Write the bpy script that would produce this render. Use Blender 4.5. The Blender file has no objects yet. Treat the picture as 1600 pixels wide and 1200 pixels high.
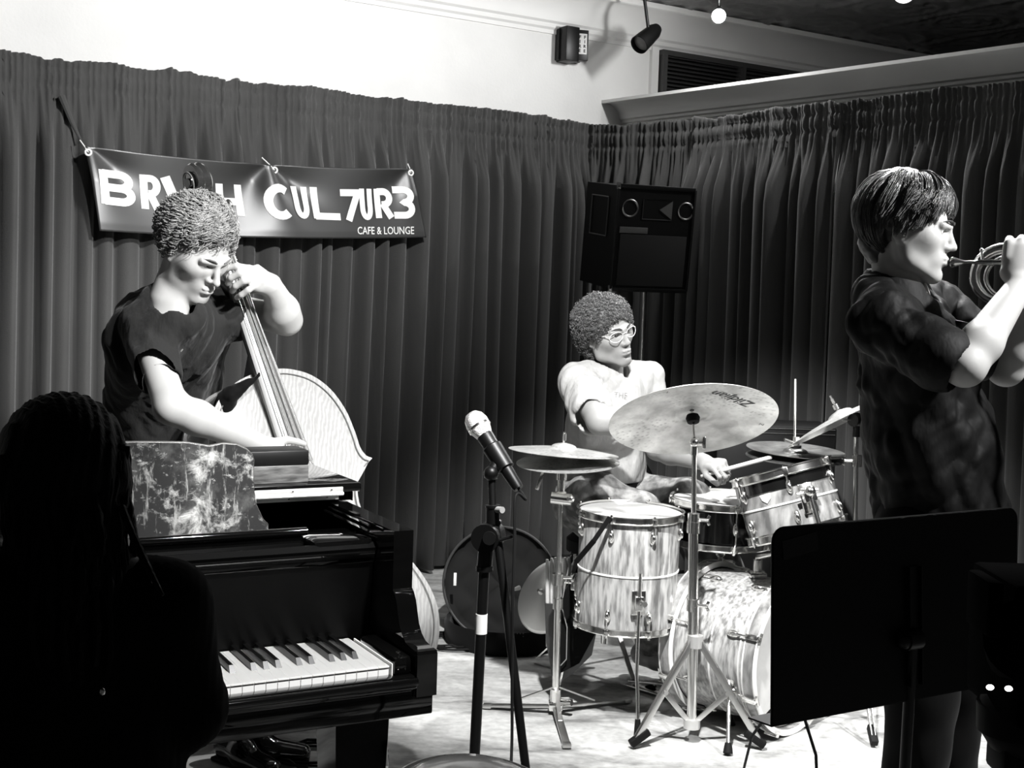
import bpy, bmesh, math, random
import numpy as np
from mathutils import Vector, Matrix

# ------------------------------------------------------------------ camera, world, light, exposure
scene = bpy.context.scene
C = scene.collection
F = 2000.0; CZ = 1.47; ROLL = math.radians(1.8); PT = math.atan(138/2000)
FV = np.array([0, math.cos(PT), -math.sin(PT)]); UV = np.array([0, math.sin(PT), math.cos(PT)]); RV = np.array([1.0, 0, 0])

cam_d = bpy.data.cameras.new('camera'); cam = bpy.data.objects.new('camera', cam_d); C.objects.link(cam)
cam_d.sensor_width = 36; cam_d.sensor_fit = 'HORIZONTAL'; cam_d.lens = 36*F/1600; cam_d.clip_start = 0.05; cam_d.clip_end = 60
cr = RV*math.cos(ROLL)-UV*(-math.sin(ROLL)); cu = UV*math.cos(ROLL)-RV*math.sin(ROLL)
cam.matrix_world = Matrix(((cr[0], cu[0], -FV[0], 0), (cr[1], cu[1], -FV[1], 0), (cr[2], cu[2], -FV[2], CZ), (0, 0, 0, 1)))
scene.camera = cam

world = bpy.data.worlds.new('world'); scene.world = world; world.use_nodes = True
world.node_tree.nodes['Background'].inputs[0].default_value = (1, 1, 1, 1)
world.node_tree.nodes['Background'].inputs[1].default_value = 0.012
scene.view_settings.view_transform = 'Standard'; scene.view_settings.look = 'None'
scene.view_settings.gamma = 1; scene.view_settings.use_curve_mapping = False
scene.view_settings.exposure = 1.3
try:
    scene.cycles.max_bounces = 5; scene.cycles.diffuse_bounces = 2; scene.cycles.glossy_bounces = 4
    scene.cycles.caustics_reflective = False; scene.cycles.caustics_refractive = False
except Exception: pass

def spot(name, loc, target, power, deg, blend=0.5, size=0.06):
    d = bpy.data.lights.new(name, 'SPOT'); d.energy = power; d.spot_size = math.radians(deg); d.spot_blend = blend; d.shadow_soft_size = size
    o = bpy.data.objects.new(name, d); C.objects.link(o); o.location = loc
    o.rotation_euler = (Vector(target)-Vector(loc)).to_track_quat('-Z', 'Y').to_euler()
    return o
# stage spots hung from the ceiling over and to the right of the band, never behind the camera; one more added for the domed lid
LIGHTS = [
    ((1.2, 1.6, 2.8), (-0.95, 3.7, 1.35), 260, 44, .6, .05),    # from the right, across to the bass player
    ((0.35, 1.9, 2.8), (-0.8, 3.6, 1.45), 90, 40, .7, .05),      # frontal fill on the bass player
    ((2.35, 2.35, 2.9), (1.25, 3.2, 1.3), 190, 46, .7, .05),      # on the trumpet player
    ((0.2, 2.75, 2.9), (0.6, 4.6, 0.75), 310, 52, .6, .05),     # on the drums
    ((0.35, 3.4, 2.9), (-1.75, 6.1, 2.65), 215, 84, .9, .08),      # washes the upper white wall and drapes
    ((0.45, 1.75, 2.8), (-0.38, 2.68, 0.7), 230, 30, .6, .05),       # on the piano keys
    ((0.05, 1.35, 2.8), (-0.06, 1.62, 0.9), 14, 16, .6, .05),  # dim spot added only to brighten the domed lid
    ((1.25, 4.3, 2.95), (1.2, 3.25, 1.75), 170, 34, .6, .05),
    ((1.7, 5.2, 2.85), (0.7, 4.2, 0.6), 130, 70, .6, .05),
]
for i, a in enumerate(LIGHTS): spot('stage_and_added_spot', *a)

# ------------------------------------------------------------------ projection helpers
def ray(px, py):
    x = (px-800)/F; y = (600-py)/F; c, s = math.cos(ROLL), math.sin(ROLL)
    return FV+RV*(x*c-y*s)+UV*(x*s+y*c)
def PY(px, py, Y):
    d = ray(px, py); return np.array([0, 0, CZ])+d*(Y/d[1])
def PZ(px, py, z):
    d = ray(px, py); return np.array([0, 0, CZ])+d*((z-CZ)/d[2])
def A(*v): return np.array(v, float)
def nrm(v):
    v = np.asarray(v, float); return v/max(1e-9, np.linalg.norm(v))

# ------------------------------------------------------------------ materials
MATS = {}
def mat(name, col, rough=.5, metal=0., spec=.5, coat=0., noise=None, bump=None, emit=None, sheen=0.):
    """noise=(kind, scale, colour2, (lo,hi), (sx,sy,sz)); bump=(scale, strength, (sx,sy,sz))"""
    if name in MATS: return MATS[name]
    m = bpy.data.materials.new(name); m.use_nodes = True; nt = m.node_tree; b = nt.nodes['Principled BSDF']
    def c3(v): return (v, v*0.995, v*0.975, 1) if isinstance(v, (int, float)) else (*v, 1)
    b.inputs['Base Color'].default_value = c3(col); b.inputs['Roughness'].default_value = rough
    b.inputs['Metallic'].default_value = metal; b.inputs['Specular IOR Level'].default_value = spec
    b.inputs['Coat Weight'].default_value = coat; b.inputs['Sheen Weight'].default_value = sheen
    if emit:
        b.inputs['Emission Color'].default_value = (1, 1, .98, 1); b.inputs['Emission Strength'].default_value = emit
    tc = nt.nodes.new('ShaderNodeTexCoord')
    def mapped(sc):
        mp = nt.nodes.new('ShaderNodeMapping'); mp.inputs['Scale'].default_value = sc
        nt.links.new(tc.outputs['Object'], mp.inputs[0]); return mp
    if noise:
        kind, scale, col2, (lo, hi), st = noise
        mp = mapped(st)
        if kind == 'wave':
            n = nt.nodes.new('ShaderNodeTexWave'); n.inputs['Scale'].default_value = scale
            n.inputs['Distortion'].default_value = 7; n.inputs['Detail'].default_value = 4; n.inputs['Detail Scale'].default_value = 1.6
        elif kind == 'voronoi':
            n = nt.nodes.new('ShaderNodeTexVoronoi'); n.inputs['Scale'].default_value = scale
        else:
            n = nt.nodes.new('ShaderNodeTexNoise'); n.inputs['Scale'].default_value = scale; n.inputs['Detail'].default_value = 6
        nt.links.new(mp.outputs[0], n.inputs['Vector'])
        r = nt.nodes.new('ShaderNodeValToRGB'); r.color_ramp.elements[0].position = lo; r.color_ramp.elements[1].position = hi
        r.color_ramp.elements[0].color = c3(col); r.color_ramp.elements[1].color = c3(col2)
        nt.links.new(n.outputs['Fac'] if 'Fac' in n.outputs else n.outputs['Distance'], r.inputs[0])
        nt.links.new(r.outputs[0], b.inputs['Base Color'])
    if bump:
        mp = mapped(bump[2]); n = nt.nodes.new('ShaderNodeTexNoise'); n.inputs['Scale'].default_value = bump[0]; n.inputs['Detail'].default_value = 5
        nt.links.new(mp.outputs[0], n.inputs['Vector'])
        bp = nt.nodes.new('ShaderNodeBump'); bp.inputs['Strength'].default_value = bump[1]; bp.inputs['Distance'].default_value = bump[3] if len(bump) > 3 else .01
        nt.links.new(n.outputs['Fac'], bp.inputs['Height']); nt.links.new(bp.outputs[0], b.inputs['Normal'])
    MATS[name] = m; return m
M = dict(
    velvet=mat('grey_velvet', .046, .75, sheen=.22, spec=.15, noise=('noise', 2.2, .085, (.3, .75), (1, 1, .35)), bump=(260, .25, (1, 1, 1))),
    plaster=mat('white_plaster', .82, .8, noise=('noise', 3, .75, (.35, .7), (1, 1, 1)), bump=(60, .1, (1, 1, 1))),
    cornice=mat('painted_plaster', .8, .6),
    ceiling=mat('dark_pressed_ceiling', .15, .3, spec=.6),
    darkwall=mat('dark_wall', .008, .7),
    lacquer=mat('black_lacquer', .002, .045, spec=.5, coat=.35),
    lacquer_dull=mat('black_lacquer_dull', .002, .4, spec=.1),
    black=mat('black_paint', .003, .42, spec=.35),
    rubber=mat('black_rubber', .006, .7, spec=.2),
    blackcloth=mat('black_cloth', .0035, .85, spec=.12, sheen=.05),
    shirt=mat('black_cotton', .022, .8, spec=.15, sheen=.08, bump=(5, .7, (1.3, 1.3, .6), .06)),
    polo=mat('black_polo_cotton', .0022, .65, spec=.2, sheen=.0, bump=(4, .5, (1.3, 1.3, .6), .05)),
    tee=mat('white_cotton', .36, .85, spec=.2, bump=(5, .7, (1.3, 1.3, .6), .06)),
    jeans=mat('faded_denim', .13, .85, spec=.2, noise=('noise', 26, .36, (.4, .66), (1, 1, 1)), bump=(300, .5, (1, 1, 4))),
    skin=mat('skin', .52, .5, spec=.35, noise=('noise', 9, .45, (.35, .75), (1, 1, 1))),
    skin_tan=mat('tanned_skin', .3, .5, spec=.35, noise=('noise', 11, .24, (.35, .75), (1, 1, 1))),
    skin_dark=mat('dark_skin', .05, .5, spec=.3),
    lip=mat('lip_skin', .3, .45), brow=mat('eyebrow_hair', .02, .7),
    eyewhite=mat('eye_white', .6, .15), pupil=mat('eye_iris', .01, .1),
    chrome=mat('chrome', .9, .2, 1.), chrome_dull=mat('brushed_steel', .75, .4, .7),
    nickel=mat('satin_nickel', .6, .35, 1.),
    brass=mat('polished_brass', .75, .24, 1.),
    cymbal=mat('hammered_bronze', .5, .38, 1., noise=('noise', 9, .85, (.3, .7), (1, 1, 1)), bump=(34, .35, (1, 1, 1))),
    cymbal_dark=mat('dark_bronze', .2, .4, 1., bump=(30, .3, (1, 1, 1))),
    drumhead=mat('coated_drum_head', .72, .55, noise=('noise', 12, .62, (.4, .7), (1, 1, 1))),
    pearl=mat('pearl_drum_wrap', .2, .3, .0, spec=.6, coat=.4, noise=('noise', 75, .56, (.36, .6), (1, 1, .16))),
    pearl_dark=mat('pearl_drum_wrap_warm', .13, .2, spec=.6, coat=.5, noise=('noise', 30, .42, (.34, .64), (1, 1, .3))),
    snare_black=mat('black_drum_shell', .006, .2, coat=.4),
    ivory=mat('ivory_plastic', .84, .3), ebony=mat('ebony', .003, .28),
    bass_top=mat('spruce_top', .33, .3, coat=.3, spec=.5, noise=('wave', 30, .42, (.1, .9), (1, 1, .04))),
    bass_side=mat('maple_rib', .16, .3, coat=.3), board=mat('ebony_with_sheen', .2, .3, spec=.7, coat=.5),  # fingerboard ebony made pale: its glossy sheen is put into the base colour
    steel=mat('steel_string', .75, .25, 1.),
    wood=mat('pale_wood', .72, .45, noise=('noise', 20, .6, (.3, .7), (1, 1, .1))),
    tape=mat('white_tape', .85, .6), grey=mat('grey_plastic', .3, .45), paper=mat('white_paper', .86, .7),
    vinyl=mat('black_vinyl', .025, .42, spec=1., coat=.0),
    print=mat('white_print', .92, .6, spec=.1),
    ink=mat('black_ink', .003, .6), glass=mat('clear_frame_plastic', .8, .15, spec=.8),
    lampglow=mat('lamp_glow', 1, .5, emit=60), led=mat('indicator_light', 1, .5, emit=3),
)

# ------------------------------------------------------------------ mesh building
def wloc(o):
    v = np.zeros(3)
    while o is not None: v = v+np.array(o.location); o = o.parent
    return v
def mesh_obj(name, V, Fc, material, parent=None, smooth=True, sharp=0.7):
    V = np.asarray(V, float)
    if parent is not None: V = V-wloc(parent)
    me = bpy.data.meshes.new(name)
    if isinstance(Fc, np.ndarray):
        nf, k = Fc.shape
        me.vertices.add(len(V)); me.vertices.foreach_set('co', V.ravel().astype(np.float32))
        me.loops.add(nf*k); me.loops.foreach_set('vertex_index', Fc.ravel().astype(np.int32))
        me.polygons.add(nf); me.polygons.foreach_set('loop_start', np.arange(0, nf*k, k, dtype=np.int32))
        me.update(calc_edges=True); me.validate()
    else:
        me.from_pydata(V.tolist(), [], Fc); me.update()
    if smooth:
        me.shade_smooth()
        if sharp: me.set_sharp_from_angle(angle=sharp)
    me.materials.append(material if not isinstance(material, str) else M[material])
    o = bpy.data.objects.new(name, me); C.objects.link(o)
    if parent is not None: o.parent = parent
    return o

def frame(axis, ref=(0, 0, 1)):
    """rotation whose columns are (u, w, axis)"""
    a = nrm(axis); r = np.array(ref, float)
    if abs(a@nrm(r)) > .98: r = np.array([1.0, 0, 0])
    u = nrm(np.cross(r, a)); w = np.cross(a, u)
    return np.stack([u, w, a], 1)

class MB:
    def __init__(s): s.v = []; s.f = []; s.n = 0
    def add(s, V, Fc):
        V = np.asarray(V, float); s.v.append(V); s.f += [tuple(int(i)+s.n for i in f) for f in Fc]; s.n += len(V); return s
    def box(s, c, size, R=None, bev=0.):
        hx, hy, hz = [q/2 for q in size]
        if bev <= 0:
            V = np.array([(x, y, z) for x in (-hx, hx) for y in (-hy, hy) for z in (-hz, hz)])
            Fc = [(0, 1, 3, 2), (4, 6, 7, 5), (0, 4, 5, 1), (2, 3, 7, 6), (0, 2, 6, 4), (1, 5, 7, 3)]
        else:
            bm = bmesh.new(); bmesh.ops.create_cube(bm, size=1)
            for v in bm.verts: v.co = Vector((v.co.x*size[0], v.co.y*size[1], v.co.z*size[2]))
            bmesh.ops.bevel(bm, geom=bm.edges[:], offset=min(bev, min(size)*.45), segments=2, affect='EDGES', profile=.5)
            bm.verts.index_update(); V = np.array([v.co[:] for v in bm.verts]); Fc = [tuple(v.index for v in f.verts) for f in bm.faces]; bm.free()
        if R is not None: V = V@np.asarray(R).T
        return s.add(V+np.asarray(c, float), Fc)
    def rbox(s, a, b, w, t, up=(0, 0, 1), bev=0.):
        """bar from a to b, width w across, thickness t along up"""
        a = np.asarray(a, float); b = np.asarray(b, float); ax = nrm(b-a); r = np.asarray(up, float)
        sd = nrm(np.cross(ax, r)); u2 = np.cross(sd, ax); R = np.stack([ax, sd, u2], 1)
        return s.box((a+b)/2, (np.linalg.norm(b-a), w, t), R, bev)
    def tube(s, pts, r, k=10, caps=True, closed=False):
        P = [np.asarray(p, float) for p in pts]; n = len(P)
        rr = [r]*n if np.isscalar(r) else list(r); T = []
        for i in range(n):
            if closed: t = P[(i+1) % n]-P[i-1]
            else: t = P[min(i+1, n-1)]-P[max(i-1, 0)]
            T.append(nrm(t))
        u = frame(T[0])[:, 0]; V = []
        for i in range(n):
            u = nrm(u-T[i]*(u@T[i])); w = np.cross(T[i], u)
            for j in range(k):
                a = 2*math.pi*j/k; V.append(P[i]+rr[i]*(math.cos(a)*u+math.sin(a)*w))
        Fc = []
        for i in range(n if closed else n-1):
            i2 = (i+1) % n
            for j in range(k):
                j2 = (j+1) % k; Fc.append((i*k+j, i*k+j2, i2*k+j2, i2*k+j))
        if caps and not closed:
            Fc.append(tuple(range(k))[::-1]); Fc.append(tuple((n-1)*k+j for j in range(k)))
        return s.add(V, Fc)
    def cyl(s, a, b, r, k=20, r2=None): return s.tube([a, b], [r, r if r2 is None else r2], k)
    def lathe(s, prof, c=(0, 0, 0), axis=(0, 0, 1), k=40, R=None, a0=0, a1=2*math.pi):
        R = frame(axis) if R is None else R; full = abs(a1-a0-2*math.pi) < 1e-6
        n = k if full else k+1; V = []
        for (r, z) in prof:
            for j in range(n):
                a = a0+(a1-a0)*j/k; V.append(R@np.array([r*math.cos(a), r*math.sin(a), z])+np.asarray(c, float))
        Fc = []
        for i in range(len(prof)-1):
            for j in range(k):
                j2 = (j+1) % n; Fc.append((i*n+j, i*n+j2, (i+1)*n+j2, (i+1)*n+j))
        return s.add(V, Fc)
    def ball(s, c, r, k=12, R=None):
        r = (r, r, r) if np.isscalar(r) else r; V = []; m = max(6, k//2+1)
        for i in range(m+1):
            t = math.pi*i/m
            for j in range(k):
                a = 2*math.pi*j/k; p = np.array([r[0]*math.sin(t)*math.cos(a), r[1]*math.sin(t)*math.sin(a), r[2]*math.cos(t)])
                V.append((p if R is None else R@p)+np.asarray(c, float))
        Fc = [(i*k+j, (i+1)*k+j, (i+1)*k+(j+1) % k, i*k+(j+1) % k) for i in range(m) for j in range(k)]
        return s.add(V, Fc)
    def prism(s, poly, th, c=(0, 0, 0), R=None, bev=0.):
        """2D polygon in the local xy plane, thickness th along local z (0..th)"""
        R = np.eye(3) if R is None else np.asarray(R); n = len(poly)
        V = [R@np.array([x, y, z])+np.asarray(c, float) for z in (0, th) for x, y in poly]
        Fc = [tuple(range(n))[::-1], tuple(range(n, 2*n))]+[(i, (i+1) % n, n+(i+1) % n, n+i) for i in range(n)]
        return s.add(V, Fc)
    def build(s, name, material, parent=None, smooth=True, sharp=.7):
        return mesh_obj(name, np.concatenate(s.v), s.f, material, parent, smooth, sharp)

def tag(o, label, cat, group=None, kind=None):
    o['label'] = label; o['category'] = cat
    if group: o['group'] = group
    if kind: o['kind'] = kind
    return o
def root(name, loc, label, cat, group=None):
    o = bpy.data.objects.new(name, None); o.empty_display_size = .1; C.objects.link(o); o.location = [float(q) for q in loc]
    return tag(o, label, cat, group)
def struct(o): o['kind'] = 'structure'; return o
def copy_tree(o, parent=None):
    c = o.copy(); C.objects.link(c); c.parent = parent
    for ch in list(o.children): copy_tree(ch, c)
    return c

def tubes(paths, radii, k=3):
    """many tapered tubes at once; paths (n,m,3), radii (m,) or (n,m)"""
    P = np.asarray(paths, float); n, m, _ = P.shape; r = np.broadcast_to(radii, (n, m))
    T = np.gradient(P, axis=1); T /= np.linalg.norm(T, axis=2, keepdims=True)+1e-9
    ref = np.array([.31, .57, .76]); u = np.cross(T, ref); u /= np.linalg.norm(u, axis=2, keepdims=True)+1e-9; w = np.cross(T, u)
    a = 2*np.pi*np.arange(k)/k
    V = P[:, :, None]+r[:, :, None, None]*(np.cos(a)[None, None, :, None]*u[:, :, None]+np.sin(a)[None, None, :, None]*w[:, :, None])
    idx = np.arange(n*m*k).reshape(n, m, k); nx = np.roll(idx, -1, 2)
    Q = np.stack([idx[:, :-1], nx[:, :-1], nx[:, 1:], idx[:, 1:]], -1).reshape(-1, 4)
    return V.reshape(-1, 3), Q

# ------------------------------------------------------------------ value noise
def _h(i, j, k):
    n = (i*374761393+j*668265263+k*2147483647+1013904223) & 0x7fffffff
    n = ((n ^ (n >> 13))*1274126177) & 0x7fffffff
    return ((n ^ (n >> 16)) & 0xffff)/32767.5-1
def vnoise(P, s=1.0):
    Q = np.asarray(P, float)*s; I = np.floor(Q).astype(np.int64); f = Q-I; f = f*f*(3-2*f); out = 0
    for a in (0, 1):
        for b in (0, 1):
            for c in (0, 1):
                w = (f[..., 0] if a else 1-f[..., 0])*(f[..., 1] if b else 1-f[..., 1])*(f[..., 2] if c else 1-f[..., 2])
                out = out+w*_h(I[..., 0]+a, I[..., 1]+b, I[..., 2]+c)
    return out

def ridged(P, along, s, seed=0.):
    """cloth creases: sharp ridges running along a direction"""
    a = nrm(along); c = P@a; Q = P-c[:, None]*a*.72; n1 = vnoise(Q+seed, s); n2 = vnoise(Q+seed+5, s*2.1)
    return (1-np.abs(n1)*1.6)*.7+(1-np.abs(n2)*1.6)*.3*np.clip(.5+n1, 0, 1)
# ------------------------------------------------------------------ signed distance bodies -> one continuous surface
class Body:
    def __init__(s): s.ops = []; s.disp = None; s.cut = []
    def cap(s, a, b, ra, rb=None, k=.02, sub=False):
        a = np.asarray(a, float); b = np.asarray(b, float); rb = ra if rb is None else rb; ba = b-a; L = max(ba@ba, 1e-12)
        def f(P):
            q = P-a; h = np.clip((q@ba)/L, 0, 1); return np.sqrt(((q-h[:, None]*ba)**2).sum(1))-(ra+(rb-ra)*h)
        s.ops.append((f, k, sub)); return s
    def ecap(s, a, b, ra, rb, w, k=.03, sub=False):
        """capsule with elliptical section; ra=(along w, across)"""
        a = np.asarray(a, float); b = np.asarray(b, float); ba = b-a; L = max(ba@ba, 1e-12); ax = ba/math.sqrt(L)
        w = nrm(np.asarray(w, float)-ax*(np.asarray(w, float)@ax)); n = np.cross(ax, w)
        def f(P):
            q = P-a; h = np.clip((q@ba)/L, 0, 1); r1 = ra[0]+(rb[0]-ra[0])*h; r2 = ra[1]+(rb[1]-ra[1])*h; q = q-h[:, None]*ba
            m = np.minimum(r1, r2); e = np.sqrt(((q@w)/r1)**2+((q@n)/r2)**2+((q@ax)/m)**2); return (e-1)*m
        s.ops.append((f, k, sub)); return s
    def ell(s, c, r, R=None, k=.02, sub=False):
        c = np.asarray(c, float); r = np.asarray(r, float); R = np.eye(3) if R is None else np.asarray(R); mr = r.min()
        def f(P):
            q = (P-c)@R; k0 = np.sqrt(((q/r)**2).sum(1)); k1 = np.sqrt(((q/(r*r))**2).sum(1)); return np.where(k1 > 1e-9, k0*(k0-1)/np.maximum(k1, 1e-9), -mr)
        s.ops.append((f, k, sub)); return s
    def half(s, p, n):
        """cut away what lies on the side n of the plane through p"""
        s.cut.append((np.asarray(p, float), nrm(n))); return s
    def ev(s, P, ops=None):
        d = np.full(len(P), 9.0)
        for f, k, sub in (s.ops if ops is None else ops):
            e = f(P)
            if sub:
                h = np.clip(.5-.5*(d+e)/k, 0, 1); d = d*(1-h)-e*h+k*h*(1-h)
            else:
                h = np.clip(.5+.5*(d-e)/k, 0, 1); d = d*(1-h)+e*h-k*h*(1-h)
        return d
    def mesh(s, name, lo, hi, h, material, parent=None, smooth=2, B=20):
        lo = np.asarray(lo, float); n = (np.ceil((np.asarray(hi, float)-lo)/h/B).astype(int))*B
        V = np.full(n+1, 1.0, np.float32); half = h*B*.5*1.7321+.012
        g = np.arange(B+1)
        for bi in range(n[0]//B):
            for bj in range(n[1]//B):
                cs = lo+(np.stack([np.full(n[2]//B, bi), np.full(n[2]//B, bj), np.arange(n[2]//B)], 1)+.5)*B*h
                D = np.stack([f(cs) for f, k, sub in s.ops], 1)
                for bk in range(n[2]//B):
                    act = [o for o, dd in zip(s.ops, D[bk]) if dd < half*1.25+o[1]]
                    pos = [o for o in act if not o[2]]
                    if not pos: continue
                    if min(D[bk][i] for i, o in enumerate(s.ops) if not o[2]) < -half*1.6 and not any(o[2] for o in act) and not s.cut:
                        V[bi*B:(bi+1)*B+1, bj*B:(bj+1)*B+1, bk*B:(bk+1)*B+1] = -1; continue
                    X = np.stack(np.meshgrid(g+bi*B, g+bj*B, g+bk*B, indexing='ij'), -1).reshape(-1, 3)*h+lo
                    d = s.ev(X, act)
                    if s.disp is not None: d = d+s.disp(X)
                    for p, nn in s.cut: d = np.maximum(d, (X-p)@nn)
                    V[bi*B:(bi+1)*B+1, bj*B:(bj+1)*B+1, bk*B:(bk+1)*B+1] = d.reshape(B+1, B+1, B+1)
        # surface nets
        S = V < 0; N = np.array(V.shape); cid = np.full(V.size, -1, np.int64)
        acc_i = []; acc_p = []; quads = []
        st = np.array([N[1]*N[2], N[2], 1])
        for ax in range(3):
            sl0 = [slice(None)]*3; sl1 = [slice(None)]*3; sl0[ax] = slice(0, -1); sl1[ax] = slice(1, None)
            cr = S[tuple(sl0)] != S[tuple(sl1)]; E_ = np.argwhere(cr); o1, o2 = [q for q in range(3) if q != ax]
            E_ = E_[(E_[:, o1] > 0) & (E_[:, o2] > 0) & (E_[:, o1] < N[o1]-1) & (E_[:, o2] < N[o2]-1)]
            if not len(E_): continue
            E2 = E_.copy(); E2[:, ax] += 1
            v0 = V[tuple(E_.T)]; v1 = V[tuple(E2.T)]; t = v0/(v0-v1); p = E_.astype(float); p[:, ax] += t
            lin = E_@st; c4 = [lin, lin-st[o1], lin-st[o1]-st[o2], lin-st[o2]]
            for c in c4: acc_i.append(c); acc_p.append(p)
            q = np.stack(c4, 1); flip = (v0 < 0) ^ (ax == 1); q[~flip] = q[~flip][:, ::-1]
            quads.append(q)
        ids = np.concatenate(acc_i); ps = np.concatenate(acc_p); uq, inv = np.unique(ids, return_inverse=True)
        cnt = np.bincount(inv); vt = np.stack([np.bincount(inv, ps[:, a])/cnt for a in range(3)], 1)
        Q = np.searchsorted(uq, np.concatenate(quads)); vt = vt*h+lo
        e = np.concatenate([Q[:, [0, 1]], Q[:, [1, 2]], Q[:, [2, 3]], Q[:, [3, 0]]])
        deg = np.bincount(np.concatenate([e[:, 0], e[:, 1]]), minlength=len(vt))
        for it in range(smooth):
            sm = np.stack([np.bincount(e[:, 0], vt[e[:, 1], a], len(vt))+np.bincount(e[:, 1], vt[e[:, 0], a], len(vt)) for a in range(3)], 1)/deg[:, None]
            vt = vt+(sm-vt)*.5
        return mesh_obj(name, vt, Q, material, parent, True, 0)
# ================================================================== THE ROOM
rng = np.random.default_rng(7)
LA = A(-2.241, 5.574, 0); DL = nrm(A(2.513, 1.587, 0)); NL = A(-DL[1], DL[0], 0)       # left wall line, NL points away from the room
RW = A(.857, 7.03, 0); DR = nrm(A(1.28, -1.5, 0)); NR = A(-DR[1], DR[0], 0)            # right wall line
def onleft(px, py, off=0.):
    """point on the plane of the left wall (offset off behind the curtain line)"""
    d = ray(px, py); o = A(0, 0, CZ); p = LA+NL*off; t = ((p-o)@NL)/(d@NL); return o+d*t
# floor with worn patches
def floor_mat():
    m = bpy.data.materials.new('worn_pale_floor'); m.use_nodes = True; nt = m.node_tree; b = nt.nodes['Principled BSDF']; N = nt.nodes.new; L = nt.links.new
    tc = N('ShaderNodeTexCoord'); mp = N('ShaderNodeMapping'); mp.inputs['Rotation'].default_value = (0, 0, .7); mp.inputs['Scale'].default_value = (.9, 2.6, 1)
    L(tc.outputs['Object'], mp.inputs[0])
    n1 = N('ShaderNodeTexNoise'); n1.inputs['Scale'].default_value = 2.3; n1.inputs['Detail'].default_value = 7; n1.inputs['Roughness'].default_value = .62; n1.inputs['Distortion'].default_value = .6
    L(mp.outputs[0], n1.inputs['Vector']); r = N('ShaderNodeValToRGB'); e = r.color_ramp.elements
    e[0].position = .36; e[0].color = (.2, .2, .195, 1); e[1].position = .6; e[1].color = (.66, .66, .645, 1); q = e.new(.46); q.color = (.45, .45, .44, 1)
    L(n1.outputs['Fac'], r.inputs[0])
    n2 = N('ShaderNodeTexNoise'); n2.inputs['Scale'].default_value = 34; n2.inputs['Detail'].default_value = 5; L(tc.outputs['Object'], n2.inputs['Vector'])
    r2 = N('ShaderNodeValToRGB'); r2.color_ramp.elements[0].position = .3; r2.color_ramp.elements[0].color = (.75, .75, .75, 1); r2.color_ramp.elements[1].position = .62; r2.color_ramp.elements[1].color = (1, 1, 1, 1)
    L(n2.outputs['Fac'], r2.inputs[0]); mx = N('ShaderNodeMixRGB'); mx.blend_type = 'MULTIPLY'; mx.inputs[0].default_value = 1; L(r.outputs[0], mx.inputs[1]); L(r2.outputs[0], mx.inputs[2])
    L(mx.outputs[0], b.inputs['Base Color']); b.inputs['Roughness'].default_value = .55
    bp = N('ShaderNodeBump'); bp.inputs['Strength'].default_value = .2; bp.inputs['Distance'].default_value = .01; L(n1.outputs['Fac'], bp.inputs['Height']); L(bp.outputs[0], b.inputs['Normal'])
    return m
mb = MB(); mb.box((.6, 4.2, -.05), (8.4, 10.4, .1)); fl = struct(mb.build('floor', floor_mat(), smooth=False))

# left wall (white, above and behind the drapes), thick slab
def slab(name, a, b, z0, z1, th, n, material):
    a = np.asarray(a, float); b = np.asarray(b, float); c = (a+b)/2+n*th/2; c[2] = (z0+z1)/2; ax = nrm(b-a)
    m_ = MB(); m_.box(c, (np.linalg.norm(b-a), th, z1-z0), np.stack([ax, n, A(0, 0, 1)], 1)); return struct(m_.build(name, material, smooth=False))
wA = LA+NL*.14
pe = onleft(1026, 100, .14); sE = (pe-wA)@DL
slab('wall_left', wA-DL*2.4, wA+DL*sE, 0, 3.2, .15, NL, M['plaster'])
slab('wall_back', wA+DL*sE, wA+DL*(sE+3.2), 0, 3.2, .15, NL, M['darkwall'])  # dark colour stands in for the light falling off along this wall
wR = RW+NR*.14
slab('wall_right', wR-DR*.75, wR+DR*3.6, 0, 2.58, .12, NR, M['plaster'])
slab('wall_right_recess', wR-DR*.9+NR*2.4, wR+DR*4.6+NR*2.4, 0, 3.2, .12, NR, M['darkwall'])

# ceiling: dark pressed panels with raised rings and leaves
xs = np.arange(-3.2, 5.6, .03); ys = np.arange(2.6, 9.6, .03); X, Y = np.meshgrid(xs, ys, indexing='ij')
ca, sa = math.cos(.56), math.sin(.56); U_ = (X*ca+Y*sa); W_ = (-X*sa+Y*ca)
tu = (U_/.6) % 1-.5; tw = (W_/.6) % 1-.5; rr_ = np.hypot(tu, tw); th_ = np.arctan2(tw, tu)
H = .012*np.exp(-((rr_-.36)/.035)**2)+.012*np.exp(-((rr_-.2-.04*np.cos(8*th_))/.03)**2)+.014*np.exp(-(rr_/.07)**2)+.01*(np.maximum(abs(tu), abs(tw)) > .46)+.008*np.exp(-((rr_-.5-.03*np.cos(12*th_))/.02)**2)
V = np.stack([X, Y, 3.16-H], -1).reshape(-1, 3); nx, ny = X.shape; ii = np.arange(nx*ny).reshape(nx, ny)
Q = np.stack([ii[:-1, :-1], ii[:-1, 1:], ii[1:, 1:], ii[1:, :-1]], -1).reshape(-1, 4)
struct(mesh_obj('ceiling', V, Q, M['ceiling'], sharp=0))
mb = MB(); mb.box((1.2, 6.1, 3.24), (8.9, 7.1, .08)); mb.box((1.2, .8, 3.24), (8.9, 3.6, .08)); struct(mb.build('ceiling_slab', M['darkwall'], smooth=False))

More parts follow.
